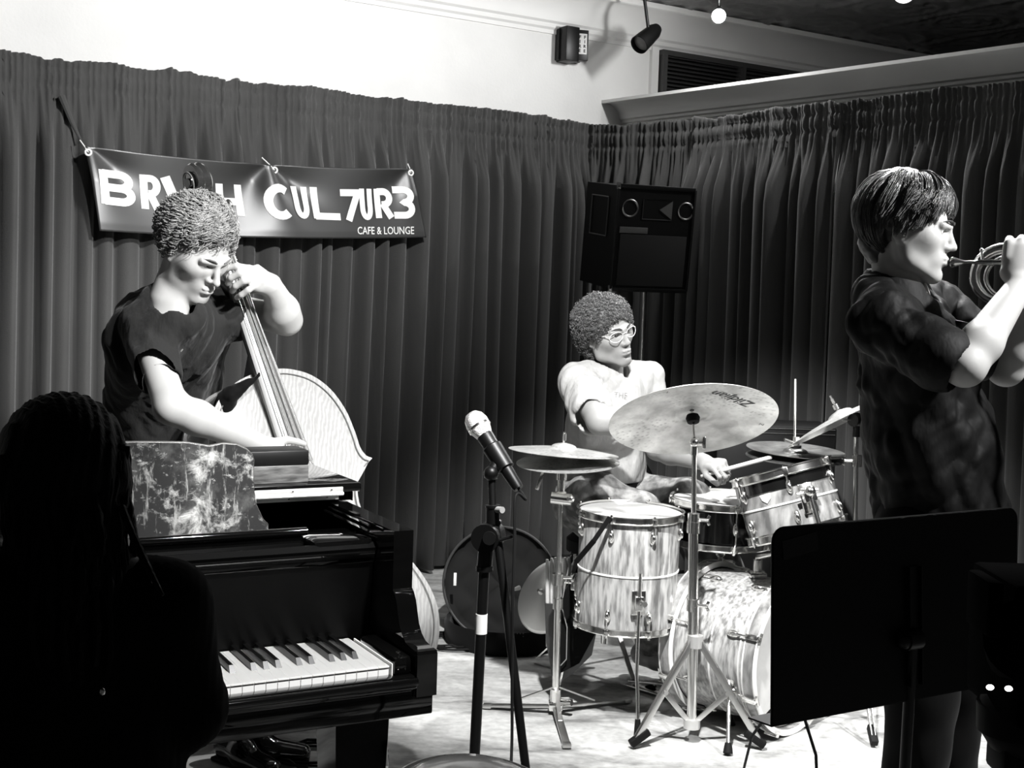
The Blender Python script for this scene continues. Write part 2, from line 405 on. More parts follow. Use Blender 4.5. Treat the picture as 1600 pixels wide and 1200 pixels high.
# cornices: moulded profile swept along a wall; profile = (out from wall, z)
def sweep(name, a, b, nin, prof, material):
    V = []; n = len(prof)
    for p in (a, b):
        for (o_, z) in prof: q = np.asarray(p, float)+nin*o_; V.append((q[0], q[1], z))
    Fc = [(i, (i+1) % n, n+(i+1) % n, n+i) for i in range(n)]+[tuple(range(n))[::-1], tuple(range(n, 2*n))]
    return struct(mesh_obj(name, V, Fc, material, sharp=.5))
def cove(z0, z1, d):
    h = z1-z0; p = [(0, z0), (.012, z0), (.012, z0+.02*h/.2), (.025, z0+.03*h/.2), (.025, z0+.05*h/.2), (.04, z0+.06*h/.2)]
    for i in range(9):
        t = i/8*math.pi/2; p.append((.04+(d-.055)*(1-math.cos(t)), z0+.06*h/.2+(h*.62)*math.sin(t)))
    p += [(d-.01, z1-.03*h/.2), (d, z1-.025*h/.2), (d, z1), (0, z1)]; return p
sweep('trim_1', wA-DL*2.4, wA+DL*(sE+2.6), -NL, cove(2.93, 3.15, .2), M['cornice'])
sweep('trim_2', wR-DR*.62, wR+DR*3.6, -NR, cove(2.47, 2.605, .17), M['cornice'])
mb = MB(); q = wA+DL*(sE-.03); mb.box((*(q-NL*.012)[:2], 2.78), (.05, .03, .34), np.stack([DL, NL, A(0, 0, 1)], 1)); struct(mb.build('trim_3', M['cornice'], smooth=False))

# louvred vent beyond the end of the white wall
p0 = wA+DL*(sE+.02); p1 = wA+DL*(sE+1.25)
lv = root('louvre_vent', (*((p0+p1)/2)[:2], 2.6), 'dark louvred vent panel under the ceiling past the end of the white wall', 'vent')
lm = mat('dark_louvre', .05, .5); R3 = np.stack([DL, NL, A(0, 0, 1)], 1)
mb = MB()
for z in (2.6, 2.92): mb.box((*((p0+p1)/2-NL*.03)[:2], z), (1.27, .06, .03), R3)
for p in (p0, (p0+p1)/2, p1): mb.box((*(p-NL*.03)[:2], 2.76), (.03, .062, .34), R3)
mb.build('frame', lm, lv, smooth=False)
for i in range(13):
    mb = MB(); t = .5; Rt = R3@np.array([[1, 0, 0], [0, math.cos(t), -math.sin(t)], [0, math.sin(t), math.cos(t)]])
    mb.box((*((p0+p1)/2-NL*.03)[:2], 2.625+i*.0235), (1.22, .03, .004), Rt); mb.build('slat', lm, lv, smooth=False)

# ------------------------------------------------------------------ drapes
def curtain(pts, label, nrm_side, seed, ztop=2.45, fold=.095, amp=.1):
    r = np.random.default_rng(seed); P = np.array(pts, float)[:, :2]
    seg = np.linalg.norm(np.diff(P, axis=0), axis=1); S = np.concatenate([[0], np.cumsum(seg)]); Lg = S[-1]
    n = int(Lg/.0075)+1; u = np.linspace(0, Lg, n); px_ = np.interp(u, S, P[:, 0]); py_ = np.interp(u, S, P[:, 1])
    T = np.stack([np.gradient(px_), np.gradient(py_)], 1)
    ker = np.ones(25)/25; T = np.stack([np.convolve(np.pad(T[:, a], 12, 'edge'), ker, 'valid') for a in (0, 1)], 1); T /= np.linalg.norm(T, axis=1, keepdims=True)
    Nn = np.stack([T[:, 1], -T[:, 0]], 1)*nrm_side
    def folds(w, jit, up, sharp, gap_=1.):
        b = [0.]
        while b[-1] < Lg+.1: b.append(b[-1]+w*r.uniform(1-jit, 1+jit))
        b = np.array(b); am = r.uniform(.35, 1.15, len(b)); sk_ = r.uniform(.65, 1.5, len(b)); k = np.clip(np.searchsorted(b, up, 'right')-1, 0, len(b)-2)
        t = (up-b[k])/(b[k+1]-b[k]); t = np.clip(t/gap_, 0, 1); sk = sk_[k]; t = t**sk; return np.maximum(np.sin(np.pi*t), 0)**sharp*am[k]
    zt = [0, .012, .03, .05, .07, .09, .11, .13, .15, .17, .2, .24, .3, .38, .48, .6, .75, .95, 1.2, 1.5, 1.8, 2.1, 2.4]
    rows = []; s1 = r.integers(1e6)
    for dz in zt:
        sway = .035*(dz/2.4)*vnoise(np.stack([u*1.1, np.full(n, dz*.5), np.full(n, s1*.013)], 1), 1.)
        zz = .004*vnoise(np.stack([u*40, np.full(n, dz*30), np.full(n, 3.)], 1), 1.)
        st = r.bit_generator.state; r.bit_generator.state = np.random.default_rng(seed+11).bit_generator.state
        big = folds(fold, .4, np.clip(u+sway, 0, Lg), .45, .8); r.bit_generator.state = np.random.default_rng(seed+23).bit_generator.state
        small = folds(.027, .35, np.clip(u+zz, 0, Lg), .6, .85); r.bit_generator.state = st
        w = np.clip((dz-.15)/.3, 0, 1); w = w*w*(3-2*w)
        pinch = 1-.55*(np.exp(-((dz-.05)/.012)**2)+np.exp(-((dz-.13)/.012)**2))
        off = small*.03*pinch*(1-w)+w*(amp*big+.004*small*(1-w))+.012*(1-w)*vnoise(np.stack([u*6, np.full(n, 1.), np.full(n, 2.)], 1), 1.)+.02*w*vnoise(np.stack([u*2.2, np.full(n, dz*.4), np.full(n, 9.)], 1), 1.)
        jag = (.012*vnoise(np.stack([u*22, np.full(n, 5.), np.full(n, s1*.1)], 1), 1.)+.012*vnoise(np.stack([u*5, np.full(n, 7.), np.full(n, s1*.1)], 1), 1.))*max(0, 1-dz/.06)
        z = (ztop-dz)+jag if dz < 2.39 else np.full(n, .025)
        rows.append(np.stack([px_+Nn[:, 0]*off, py_+Nn[:, 1]*off, z+0*u], 1))
    V = np.stack(rows).reshape(-1, 3); ii = np.arange(len(zt)*n).reshape(len(zt), n)
    Q = np.stack([ii[:-1, :-1], ii[1:, :-1], ii[1:, 1:], ii[:-1, 1:]], -1).reshape(-1, 4)
    o = mesh_obj('stage_curtain', V, Q, M['velvet'], sharp=0); m_ = o.modifiers.new('t', 'SOLIDIFY'); m_.thickness = .004; m_.offset = -1
    return tag(o, label, 'curtain', 'velvet drapes round the stage')
def Lp(px): q = onleft(px, 300); return q[:2]
def Rp(s): return (RW+DR*s)[:2]
curtain([Lp(-420), Lp(372)], 'grey velvet drape behind the bass player and the first half of the banner', 1, 1)
curtain([Lp(368), Lp(738)], 'grey velvet drape behind the second half of the banner and the microphone', 1, 2)
curtain([Lp(734), Lp(893)], 'grey velvet drape beside the hanging speaker, towards the microphone', 1, 3)
cq = [Lp(890)+NL[:2]*.04, Lp(925)+NL[:2]*.05, A(.56, 7.24), A(.72, 7.17), Rp(.02)+NR[:2]*.05, Rp(.12)+NR[:2]*.05]
curtain(cq, 'dark velvet drape in the corner behind the loudspeaker', 1, 4)
curtain([Rp(.09), Rp(1.07)], 'dark velvet drape between the loudspeaker and the trumpet player', 1, 5, fold=.09)
curtain([Rp(1.06), Rp(3.2)], 'dark velvet drape behind the trumpet player', 1, 6, fold=.09)

# ------------------------------------------------------------------ fire alarm sounder on the white wall
c = onleft(884, 73, .14); fa = root('fire_alarm', (*c[:2], c[2]), 'black fire alarm box with a white sign on the white wall', 'alarm')
s_ = c[1]/2000
mb = MB(); mb.box(c-NL*.05-DL*.02, (.09, .1, 52*s_), R3, bev=.006); mb.box(c-NL*.02, (.15, .04, 47*s_), R3, bev=.004); mb.build('housing', 'black', fa)
# sign plate sits on the side that faces the room
sc_ = c-NL*.075+DL*.05
Rs = np.stack([nrm(A(.97, .24, 0)), nrm(A(-.24, .97, 0)), A(0, 0, 1)], 1)
mb = MB(); mb.box(sc_+A(0, 0, 0), (.075, .05, 46*s_), Rs, bev=.004); mb.build('lens_housing', 'black', fa)
mb = MB(); mb.box(sc_-Rs[:, 1]*.026+A(0, 0, .006), (.055, .006, 31*s_), Rs, bev=.002); pl = mb.build('sign_plate', mat('white_sign', .7, .5), fa)  # plain white sign plate, does not glow

def text_mesh(s, size, bold=0.):
    cu_ = bpy.data.curves.new('t', 'FONT'); cu_.body = s; cu_.size = size; cu_.offset = bold; cu_.resolution_u = 3; cu_.align_x = 'CENTER'; cu_.align_y = 'CENTER'
    ob = bpy.data.objects.new('t', cu_); C.objects.link(ob); bpy.context.view_layer.update(); me = bpy.data.meshes.new_from_object(ob)
    V = np.array([v.co[:] for v in me.vertices]); Fc = [tuple(p.vertices) for p in me.polygons]; bpy.data.objects.remove(ob); return V, Fc
for k, dx in enumerate((-.014, .014)):
    mb = MB()
    for i, ch in enumerate('FIRE'):
        V, Fc = text_mesh(ch, .024, .001); cc = sc_-Rs[:, 1]*.0297+Rs[:, 0]*dx+A(0, 0, .042-i*.025)
        mb.add(cc+V[:, :1]*Rs[:, 0]+V[:, 1:2]*A(0, 0, 1), Fc)
    mb.build('lettering', 'ink', pl, smooth=False)

# ------------------------------------------------------------------ ceiling spotlights
def spotlight(pos, aim, label, lit, r=.045):
    pos = np.asarray(pos, float); ax = nrm(np.asarray(aim, float)-pos); R_ = frame(ax)
    o = root('ceiling_spotlight', (pos[0], pos[1], 3.14), label, 'spotlight', 'track spotlights on the ceiling')
    mb = MB(); mb.lathe([(.001, -.16), (r*.6, -.155), (r*.85, -.12), (r, -.02), (r*1.05, .03), (r*.98, .03), (r*.93, .0), (.001, -.004)], pos, R=R_, k=28); mb.build('can', 'black', o)
    mb = MB(); mb.cyl((pos[0], pos[1], 3.15), (pos[0], pos[1], 3.11), .035); mb.cyl(pos-ax*.06+A(0, 0, r), (pos[0], pos[1], 3.12), .009); mb.build('bracket', 'black', o)
    mb = MB(); mb.lathe([(.001, .012), (r*.6, .009), (r*.92, .002)], pos, R=R_, k=24); mb.build('lamp', 'lampglow' if lit else 'grey', o)
    if lit:
        d = bpy.data.lights.new('lamp_light', 'POINT'); d.energy = 14; d.shadow_soft_size = .04; lo_ = bpy.data.objects.new('lamp_light', d); C.objects.link(lo_); lo_.parent = o; lo_.location = Vector(pos+ax*.06)-o.location
    return o
q = PZ(1123, 24, 2.93); spotlight(q, A(.2, 1.0, 1.0), 'lit ceiling spotlight above the drummer side of the stage', True, .035)
q2 = PZ(1412, -14, 2.93); spotlight(q2, A(.9, 1., 1.), 'lit ceiling spotlight above the trumpet player, half out of the picture', True, .05)
q3 = PZ(1003, 66, 2.86); spotlight(q3, A(-1.2, 5.2, .9), 'unlit black ceiling spotlight hanging before the white wall by the alarm', False, .05)
# ================================================================== THE GRAND PIANO
K0 = PZ(608, 1040, .71); K0[2] = 0; PT_ = nrm(A(.878, .479, 0)); PB = A(-PT_[1], PT_[0], 0); PR = np.stack([PT_, PB, A(0, 0, 1)], 1)
def pp(u, v, z): return K0+PT_*u+PB*v+A(0, 0, z)
pc = pp(-.55, .55, 0)
pno = root('grand_piano', (pc[0], pc[1], 0), 'black lacquered grand piano with its lid flap folded back, in front of the bass player', 'piano')
UL, UR = -1.31, .092
def pbox(mb, u0, u1, v0, v1, z0, z1, bev=.004): return mb.box(pp((u0+u1)/2, (v0+v1)/2, (z0+z1)/2), (u1-u0, v1-v0, z1-z0), PR, bev)
def vprism(mb, prof, u0, u1):   # profile in (v,z) extruded along u
    Rm = np.stack([PB, A(0, 0, 1), PT_], 1); return mb.prism(prof, u1-u0, pp(u0, 0, 0), Rm)
mb = MB(); pbox(mb, UL, UR-.004, -.028, .35, .607, .668, .004); mb.build('keybed', 'lacquer', pno)
mb = MB(); pbox(mb, UL+.05, .046, -.05, -.012, .668, .688, .009)
mb.tube([pp(UL+.05, -.043, .684), pp(.044, -.043, .684)], .0085, 12); pbox(mb, UL+.05, .046, -.03, .0, .66, .692, .003); mb.build('key_slip', 'lacquer', pno)
armp = [(-.035, .648), (-.035, .735), (-.03, .741), (.0, .742), (.025, .746), (.045, .757), (.06, .775), (.07, .8), (.078, .82), (.09, .835), (.1, .842), (.1, .966), (.46, .966), (.46, .648)]
for u0 in (.047, UL):
    mb = MB(); vprism(mb, armp, u0, u0+.045); mb.build('arm', 'lacquer', pno, sharp=.4)
# rim: outer case wall following the plan curve
def smooth_poly(pts, n=12):
    P = [np.array(p, float) for p in pts]; out = []
    for i in range(len(P)-1):
        p0, p1, p2, p3 = P[max(i-1, 0)], P[i], P[i+1], P[min(i+2, len(P)-1)]
        for j in range(n):
            t = j/n; out.append(.5*((2*p1)+(-p0+p2)*t+(2*p0-5*p1+4*p2-p3)*t*t+(-p0+3*p1-3*p2+p3)*t**3))
    out.append(P[-1]); return out
curve = smooth_poly([(UR, .46), (UR, .6), (.03, .78), (-.14, .93), (-.33, 1.03), (-.5, 1.16), (-.64, 1.3), (-.85, 1.36), (-1.1, 1.33), (-1.27, 1.2), (UL, 1.0), (UL, .46)], 6)
V = []; Fc = []; n = len(curve); cc = np.array([-.6, .7])
for i, q in enumerate(curve):
    t = curve[min(i+1, n-1)]-curve[max(i-1, 0)]; t = t/np.linalg.norm(t); nn = np.array([-t[1], t[0]])
    for (o, z) in ((0, .62), (0, .966), (.045, .966), (.045, .62)): s_ = q+nn*o; V.append(pp(s_[0], s_[1], z))
for i in range(n-1):
    for j in range(4): a = i*4+j; b_ = i*4+(j+1) % 4; Fc.append((a, a+4, b_+4, b_))
mesh_obj('rim', V, Fc, M['lacquer'], pno, sharp=.5)
mb = MB(); outline = [tuple(q) for q in curve]; mb.prism([(a, b_) for a, b_ in outline], .02, pp(0, 0, .66), PR); mb.build('soundboard', 'lacquer_dull', pno)
# lid and folded-back flap, with the long hinge
mb = MB(); lo = [(a*1.0, b_) for a, b_ in curve[1:-1]]; lo = [(UR+.012, .5)]+[(a+.012*(1 if a > -.6 else -1), b_+.01) for a, b_ in lo]+[(UL-.012, .5)]
mb.prism(lo, .022, pp(0, 0, .968), PR); mb.build('lid', 'lacquer', pno)
mb = MB(); pbox(mb, UL-.01, UR+.03, .47, .86, .992, 1.014, .006); fl_ = mb.build('lid_flap', 'lacquer', pno)
mb = MB()
for z0, z1, v in ((.972, .987, .492), (.994, 1.006, .464)): pbox(mb, UL, UR-.02, v, v+.006, z0, z1, .001)
mb.tube([pp(UL, .463, .990), pp(UR-.02, .463, .990)], .0045, 8)
hg = mb.build('piano_hinge', 'chrome_dull', pno)
mb = MB()
for i in range(15):
    for z in (.979, 1.0): mb.ball(pp(UR-.05-i*.095, .463 if z > .99 else .491, z), .0028, 6)
mb.build('screw', 'chrome', hg)['kind'] = 'stuff'
# inside the front: pin block, rails, felt strips
mb = MB(); pbox(mb, UL+.05, .045, .2, .47, .88, .905, .003); mb.build('pin_block', 'lacquer', pno)
mb = MB(); pbox(mb, UL+.06, -.1, .235, .3, .9, .945, .012); mb.tube([pp(UL+.06, .232, .952), pp(-.1, .232, .952)], .009, 10); mb.build('desk_rail', 'lacquer', pno)
mb = MB(); pbox(mb, -.095, .046, .2, .34, .895, .935, .014); mb.build('desk_slide_block', 'lacquer', pno)
mb = MB(); mb.tube([pp(.03, .2, .95), pp(.03, .47, .95)], .004, 6); mb.tube([pp(.04, .22, .958), pp(.04, .47, .958)], .003, 6); mb.build('rim_moulding', 'lacquer', pno)
fb = [(.232, .70), (.226, .72), (.205, .88), (.19, .915), (.205, .925), (.235, .92), (.25, .70)]
mb = MB(); vprism(mb, fb, UL+.05, .045); mb.build('fallboard', 'lacquer_dull', pno, sharp=.4)
for (v, z) in ((.19, .905),):
    mb = MB(); mb.tube([pp(UL+.05, v-.002, z), pp(.04, v-.002, z)], .004, 8); mb.build('fallboard_trim', 'lacquer', pno)
# cheek block with its screw
mb = MB(); pbox(mb, .004, .045, -.015, .175, .69, .729, .009); mb.build('cheek_block', 'lacquer', pno)
mb = MB(); mb.cyl(pp(.028, .02, .728), pp(.028, .02, .731), .005); mb.build('block_screw', 'chrome', pno)
mb = MB(); pbox(mb, .0015, .004, -.01, .2, .69, .716, .0); mb.build('felt_strip', 'tape', pno)
# keys
KL = .225; W_KEY = None
mb = MB(); mb.box((0, 0, 0), (.0222, KL, .02), PR); mb.box(-PB*.0010+A(0, 0, .0085), (.0227, KL+.002, .003), PR)
wk = mb.build('white_key', 'ivory', pno, sharp=.3)
tp = MB(); hw, L_ = .0055, .15
rk = [(-hw*.8, 0, .012), (hw*.8, 0, .012), (hw, -.01, 0), (-hw, -.01, 0)]
bkp = [(-.006, -.001, -.002), (.006, -.001, -.002), (.0045, .012, .011), (-.0045, .012, .011), (-.006, L_, -.002), (.006, L_, -.002), (.0045, L_, .011), (-.0045, L_, .011)]
tp.add([PT_*a+PB*b_+A(0, 0, c_) for a, b_, c_ in bkp], [(0, 1, 2, 3), (1, 5, 6, 2), (5, 4, 7, 6), (4, 0, 3, 7), (3, 2, 6, 7), (0, 4, 5, 1)])
bkey = tp.build('black_key', 'ebony', pno, sharp=.2)
base = wloc(pno)
def place(o, p): o.location = [float(q) for q in p-base]
wk.data.transform(Matrix.Translation(Vector(base))); bkey.data.transform(Matrix.Translation(Vector(base)))
for i in range(52):
    o = wk if i == 0 else wk.copy()
    if i: C.objects.link(o)
    place(o, pp(-.0118-i*.0235, KL/2, .70))
    if i == 51: continue
first = True
for i in range(51):
    # whites from the treble end: C B A G F E D C ...; a black key lies between neighbours except C/B and F/E
    nt_ = 'CBAGFED'[i % 7]
    if nt_ in ('C', 'F'): continue
    sh = {'B': .002, 'A': 0, 'G': -.002, 'E': .0015, 'D': -.0015}[nt_]
    o = bkey if first else bkey.copy()
    if not first: C.objects.link(o)
    first = False; place(o, pp(-.0235*(i+1)+sh, .07, .712))
# legs and lyre
for (u, v) in ((-.03, .12), (-1.2, .12), (-.85, 1.15)):
    mb = MB(); rr = [(.06, .608), (.058, .53), (.04, .1), (.045, .08)]
    Vv = [pp(u+sx*r_, v+sy*r_, z) for r_, z in rr for sx, sy in ((-1, -1), (1, -1), (1, 1), (-1, 1))]
    Fc = [(i*4+j, i*4+(j+1) % 4, i*4+4+(j+1) % 4, i*4+4+j) for i in range(3) for j in range(4)]+[(0, 3, 2, 1), (12, 13, 14, 15)]
    mb.add(Vv, Fc); lg = mb.build('leg', 'lacquer', pno, sharp=.5)
    mb = MB(); mb.tube([pp(u-.012, v, .035), pp(u+.012, v, .035)], .034, 18); mb.cyl(pp(u, v, .06), pp(u, v, .09), .015); mb.build('caster', 'nickel', lg)
mb = MB()
for du in (-.07, .07): mb.rbox(pp(-.62+du, .3, .61), pp(-.62+du, .3, .16), .03, .03, PB)
pbox(mb, -.72, -.52, .26, .34, .1, .16); mb.build('pedal_lyre', 'lacquer', pno)
for du in (-.06, 0, .06):
    mb = MB(); mb.rbox(pp(-.62+du, .28, .09), pp(-.62+du, .16, .075), .025, .01, (0, 0, 1), .003); mb.build('pedal', 'brass', pno)

# music desk: worn panel with scalloped sides
def desk_mat():
    m = bpy.data.materials.new('scratched_worn_panel'); m.use_nodes = True; nt = m.node_tree; b = nt.nodes['Principled BSDF']; N = nt.nodes.new; L = nt.links.new
    tc = N('ShaderNodeTexCoord'); fac = None
    def layer(kind, sc, lo_, hi_, st=(1, 1, 1), rot=(0, 0, 0)):
        mp = N('ShaderNodeMapping'); mp.inputs['Scale'].default_value = st; mp.inputs['Rotation'].default_value = rot; L(tc.outputs['Object'], mp.inputs[0])
        n = N('ShaderNodeTexNoise'); n.inputs['Scale'].default_value = sc; n.inputs['Detail'].default_value = 9; n.inputs['Roughness'].default_value = .7; n.inputs['Distortion'].default_value = kind
        L(mp.outputs[0], n.inputs['Vector']); r = N('ShaderNodeMapRange'); r.inputs[1].default_value = lo_; r.inputs[2].default_value = hi_; L(n.outputs['Fac'], r.inputs[0]); return r.outputs[0]
    a = layer(.4, 16, .53, .72); c_ = layer(.2, 60, .56, .72, (1, 1, .18), (.0, .35, 0)); d = layer(.2, 60, .58, .74, (.2, 1, 1), (0, .5, 0))
    e = layer(.0, 9, .5, .66)
    m1 = N('ShaderNodeMath'); m1.operation = 'MAXIMUM'; L(c_, m1.inputs[0]); L(d, m1.inputs[1])
    m2 = N('ShaderNodeMath'); m2.operation = 'MULTIPLY'; L(m1.outputs[0], m2.inputs[0]); m2.inputs[1].default_value = .8
    m3 = N('ShaderNodeMath'); m3.operation = 'MAXIMUM'; L(m2.outputs[0], m3.inputs[0]); L(a, m3.inputs[1])
    m4 = N('ShaderNodeMath'); m4.operation = 'MULTIPLY_ADD'; L(e, m4.inputs[0]); m4.inputs[1].default_value = .12; L(m3.outputs[0], m4.inputs[2])
    r = N('ShaderNodeValToRGB'); r.color_ramp.elements[0].color = (.012, .012, .012, 1); r.color_ramp.elements[1].color = (.62, .62, .6, 1); L(m4.outputs[0], r.inputs[0]); L(r.outputs[0], b.inputs['Base Color'])
    b.inputs['Roughness'].default_value = .5; b.inputs['Specular IOR Level'].default_value = .5
    bp = N('ShaderNodeBump'); bp.inputs['Strength'].default_value = .4; bp.inputs['Distance'].default_value = .004; L(m4.outputs[0], bp.inputs['Height']); L(bp.outputs[0], b.inputs['Normal'])
    return m
half = [(-.135, .925), (-.135, .94), (-.147, .952), (-.163, .985), (-.169, 1.02), (-.171, 1.06), (-.17, 1.088), (-.175, 1.1), (-.188, 1.112), (-.21, 1.123), (-.24, 1.126), (-.27, 1.121), (-.32, 1.13), (-.42, 1.134), (-.5, 1.134)]
cen = -.61; other = [(2*cen-a, z) for a, z in half[::-1]]
Rd = np.stack([PT_, A(0, 0, 1), -PB], 1); mb = MB(); mb.prism([(a, z) for a, z in half+other], .012, pp(0, .40, 0), Rd)
dk = mb.build('music_desk', desk_mat(), pno, sharp=.5)
mb = MB(); mb.tube([pp(a, .394, z) for a, z in half+other], .0035, 6); mb.build('desk_edge', 'steel', dk)

# black box standing on the lid
bb = root('black_box', pp(-.1, .53, 1.014), 'low black box with a wood-grained lower band standing on the piano lid', 'box')
mb = MB(); pbox(mb, -.21, -.0, .505, .6, 1.056, 1.091, .003); mb.build('box_top', 'black', bb)
mb = MB(); pbox(mb, -.21, -.0, .505, .6, 1.0145, 1.056, .002); mb.build('wooden_band', mat('grained_wood', .05, .3, noise=('noise', 22, .16, (.35, .7), (1, 1, 6))), bb)
# ================================================================== DRUMS, CYMBALS, STANDS
def hoop(mb, c, R, r, z, h=.022, out=1):
    """flanged steel hoop round a drum end"""
    mb.lathe([(r, z-h*.5), (r+.007, z-h*.5), (r+.009, z-h*.35), (r+.003, z-h*.3), (r+.002, z+h*.35), (r+.008, z+h*.42), (r+.008, z+h*.55), (r, z+h*.55), (r, z-h*.5)], c, R=R, k=56); return mb
def lug(mb, c, R, r, a, z, s=1., flip=1):
    """rounded lug with its tension rod, on the shell at angle a"""
    d = R@A(math.cos(a), math.sin(a), 0); t = R@A(-math.sin(a), math.cos(a), 0); ax = R[:, 2]
    Rl = np.stack([d, t, ax], 1); p = np.asarray(c)+d*r+ax*z
    mb.ball(p+d*.004*s, (.011*s, .011*s, .024*s), 12, Rl); mb.ball(p+d*.014*s, (.007*s, .008*s, .014*s), 10, Rl)
    return d, ax, p
def drum(name, c, axis, r, h, shell, label, nl=8, a0=.2, rodlen=.5, ref=(0, 0, 1), dark_hoops=False, lugz=None, single=False, seams=True, group=None, hoop_h=.024):
    """drum centred at c with its axis; returns root, R"""
    R = frame(axis, ref); c = np.asarray(c, float)
    o = root(name, c-R[:, 2]*h/2, label, 'drum', group)
    mb = MB(); mb.lathe([(r-.004, -h/2), (r, -h/2), (r, h/2), (r-.004, h/2)], c, R=R, k=64); sh = mb.build('shell', shell, o)
    mb = MB(); mb.lathe([(r+.0035, h/2-.004), (r+.002, h/2+.006), (r-.01, h/2+.0075), (.001, h/2+.006)], c, R=R, k=56); mb.build('drumhead', 'drumhead', o)
    mb = MB(); mb.lathe([(.001, -h/2-.006), (r-.01, -h/2-.0075), (r+.002, -h/2-.006), (r+.0035, -h/2+.004)], c, R=R, k=56); mb.build('bottom_head', 'drumhead', o)
    for sg in (1, -1):
        mb = MB(); hoop(mb, c, R, r+.006, sg*(h/2+.001), hoop_h)
        for i in range(nl):
            a = a0+2*math.pi*i/nl; d = R@A(math.cos(a), math.sin(a), 0); Rl = np.stack([d, R@A(-math.sin(a), math.cos(a), 0), R[:, 2]], 1)
            mb.box(c+d*(r+.014)+R[:, 2]*sg*(h/2+.001), (.014, .018, hoop_h), Rl, .003)
        mb.build('hoop', 'chrome', o)
    if seams:
        mb = MB(); mb.lathe([(r, .0035), (r+.003, .0025), (r+.003, -.0025), (r, -.0035)], c, R=R, k=64); mb.build('shell_band', 'tape', o)
    lz = h/2-.055 if lugz is None else lugz
    for i in range(nl):
        a = a0+2*math.pi*i/nl
        for sg in ((1,) if single else (1, -1)):
            mb = MB(); d, ax, p = lug(mb, c, R, r, a, 0 if single else sg*lz)
            e1 = c+d*(r+.014)+ax*sg*(h/2+.012); mb.cyl(p+d*.014, e1, .003, 8); mb.cyl(e1, e1+ax*sg*.008, .005, 6)
            if single: e2 = c+d*(r+.014)-ax*(h/2+.012); mb.cyl(p+d*.014, e2, .003, 8)
            mb.build('lug', 'chrome', o)
    return o, R

def rubber_tip(mb, a, b, r): mb.tube([a, np.asarray(a)*.5+np.asarray(b)*.5, b], [r*.75, r, r*1.15], 10)

# ---- floor tom
ftc = PY(981, 885, 4.47); ft_r = .177
ftax = nrm(A(.01, -.015, 1.))
ft, FR = drum('floor_tom', ftc, ftax, ft_r, .385, M['pearl'], 'pale pearl floor tom standing on three bent legs in front of the drummer', nl=8, a0=.35)
for (px, py, a, Yk) in ((1008, 1142, -1.35, 0), (880, 1065, 2.6, 0), (1065, 1040, .6, 0)):
    d = FR@A(math.cos(a), math.sin(a), 0)
    # angle measured in the drum frame; place by world direction instead
for (dx, dy) in ((.12, -.99), (-.9, .43), (.8, .6)):
    d = nrm(A(dx, dy, 0)); Rl = np.stack([d, A(-d[1], d[0], 0), A(0, 0, 1)], 1)
    mb = MB(); z1 = ftc[2]; top = A(ftc[0], ftc[1], 0)+d*(ft_r+.026)
    mb.box(A(ftc[0], ftc[1], z1-.085)+d*(ft_r+.008), (.014, .05, .085), Rl, .004); mb.box(A(ftc[0], ftc[1], z1-.085)+d*(ft_r+.024), (.02, .03, .05), Rl, .004)
    mb.tube([A(ftc[0], ftc[1], z1-.08)+d*(ft_r+.03)+Rl[:, 1]*.012, A(ftc[0], ftc[1], z1-.08)+d*(ft_r+.055)+Rl[:, 1]*.012], [.007, .01], 8); mb.build('leg_bracket', 'chrome', ft)
    mb = MB(); p = [top+A(0, 0, z1+.02), top+A(0, 0, .2), top+d*.03+A(0, 0, .13), top+d*.045+A(0, 0, .05)]
    mb.tube(p, .0062, 10); lg = mb.build('leg', 'chrome', ft)
    mb = MB(); rubber_tip(mb, top+d*.043+A(0, 0, .06), top+d*.05+A(0, 0, .003), .012); mb.build('rubber_foot', 'rubber', lg)
# ---- snare drum on its basket stand
snc = PY(1128, 812, 4.62); sn, SR = drum('snare_drum', snc, nrm(A(.0, -.02, 1)), .178, .14, M['snare_black'], 'black snare drum with a white head between the two pearl toms', nl=8, a0=.1, single=True, seams=False)
mb = MB(); b0 = A(snc[0], snc[1], .0)
st = root('snare_stand', (snc[0], snc[1], 0), 'chrome basket stand holding up the black snare drum', 'stand')
mb.cyl(b0+A(0, 0, .12), b0+A(0, 0, .56), .011); mb.cyl(b0+A(0, 0, .3), b0+A(0, 0, .5), .014); mb.ball(b0+A(0, 0, .56), .02, 10); mb.build('post', 'chrome', st)
for k in range(3):
    a = .6+k*2.094; d = A(math.cos(a), math.sin(a), 0)
    mb = MB(); mb.tube([b0+A(0, 0, .56), b0+d*.1+A(0, 0, .585), b0+d*.19+A(0, 0, snc[2]-.088), b0+d*.2+A(0, 0, snc[2]-.06)], .007, 8); mb.build('basket_arm', 'chrome', st)
    mb = MB(); mb.rbox(b0+A(0, 0, .3), b0+d*.24+A(0, 0, .02), .018, .006); mb.rbox(b0+A(0, 0, .12), b0+d*.13+A(0, 0, .155), .014, .005); lg = mb.build('leg', 'chrome', st)
    mb = MB(); rubber_tip(mb, b0+d*.23+A(0, 0, .028), b0+d*.26+A(0, 0, .006), .013); mb.build('rubber_foot', 'rubber', lg)
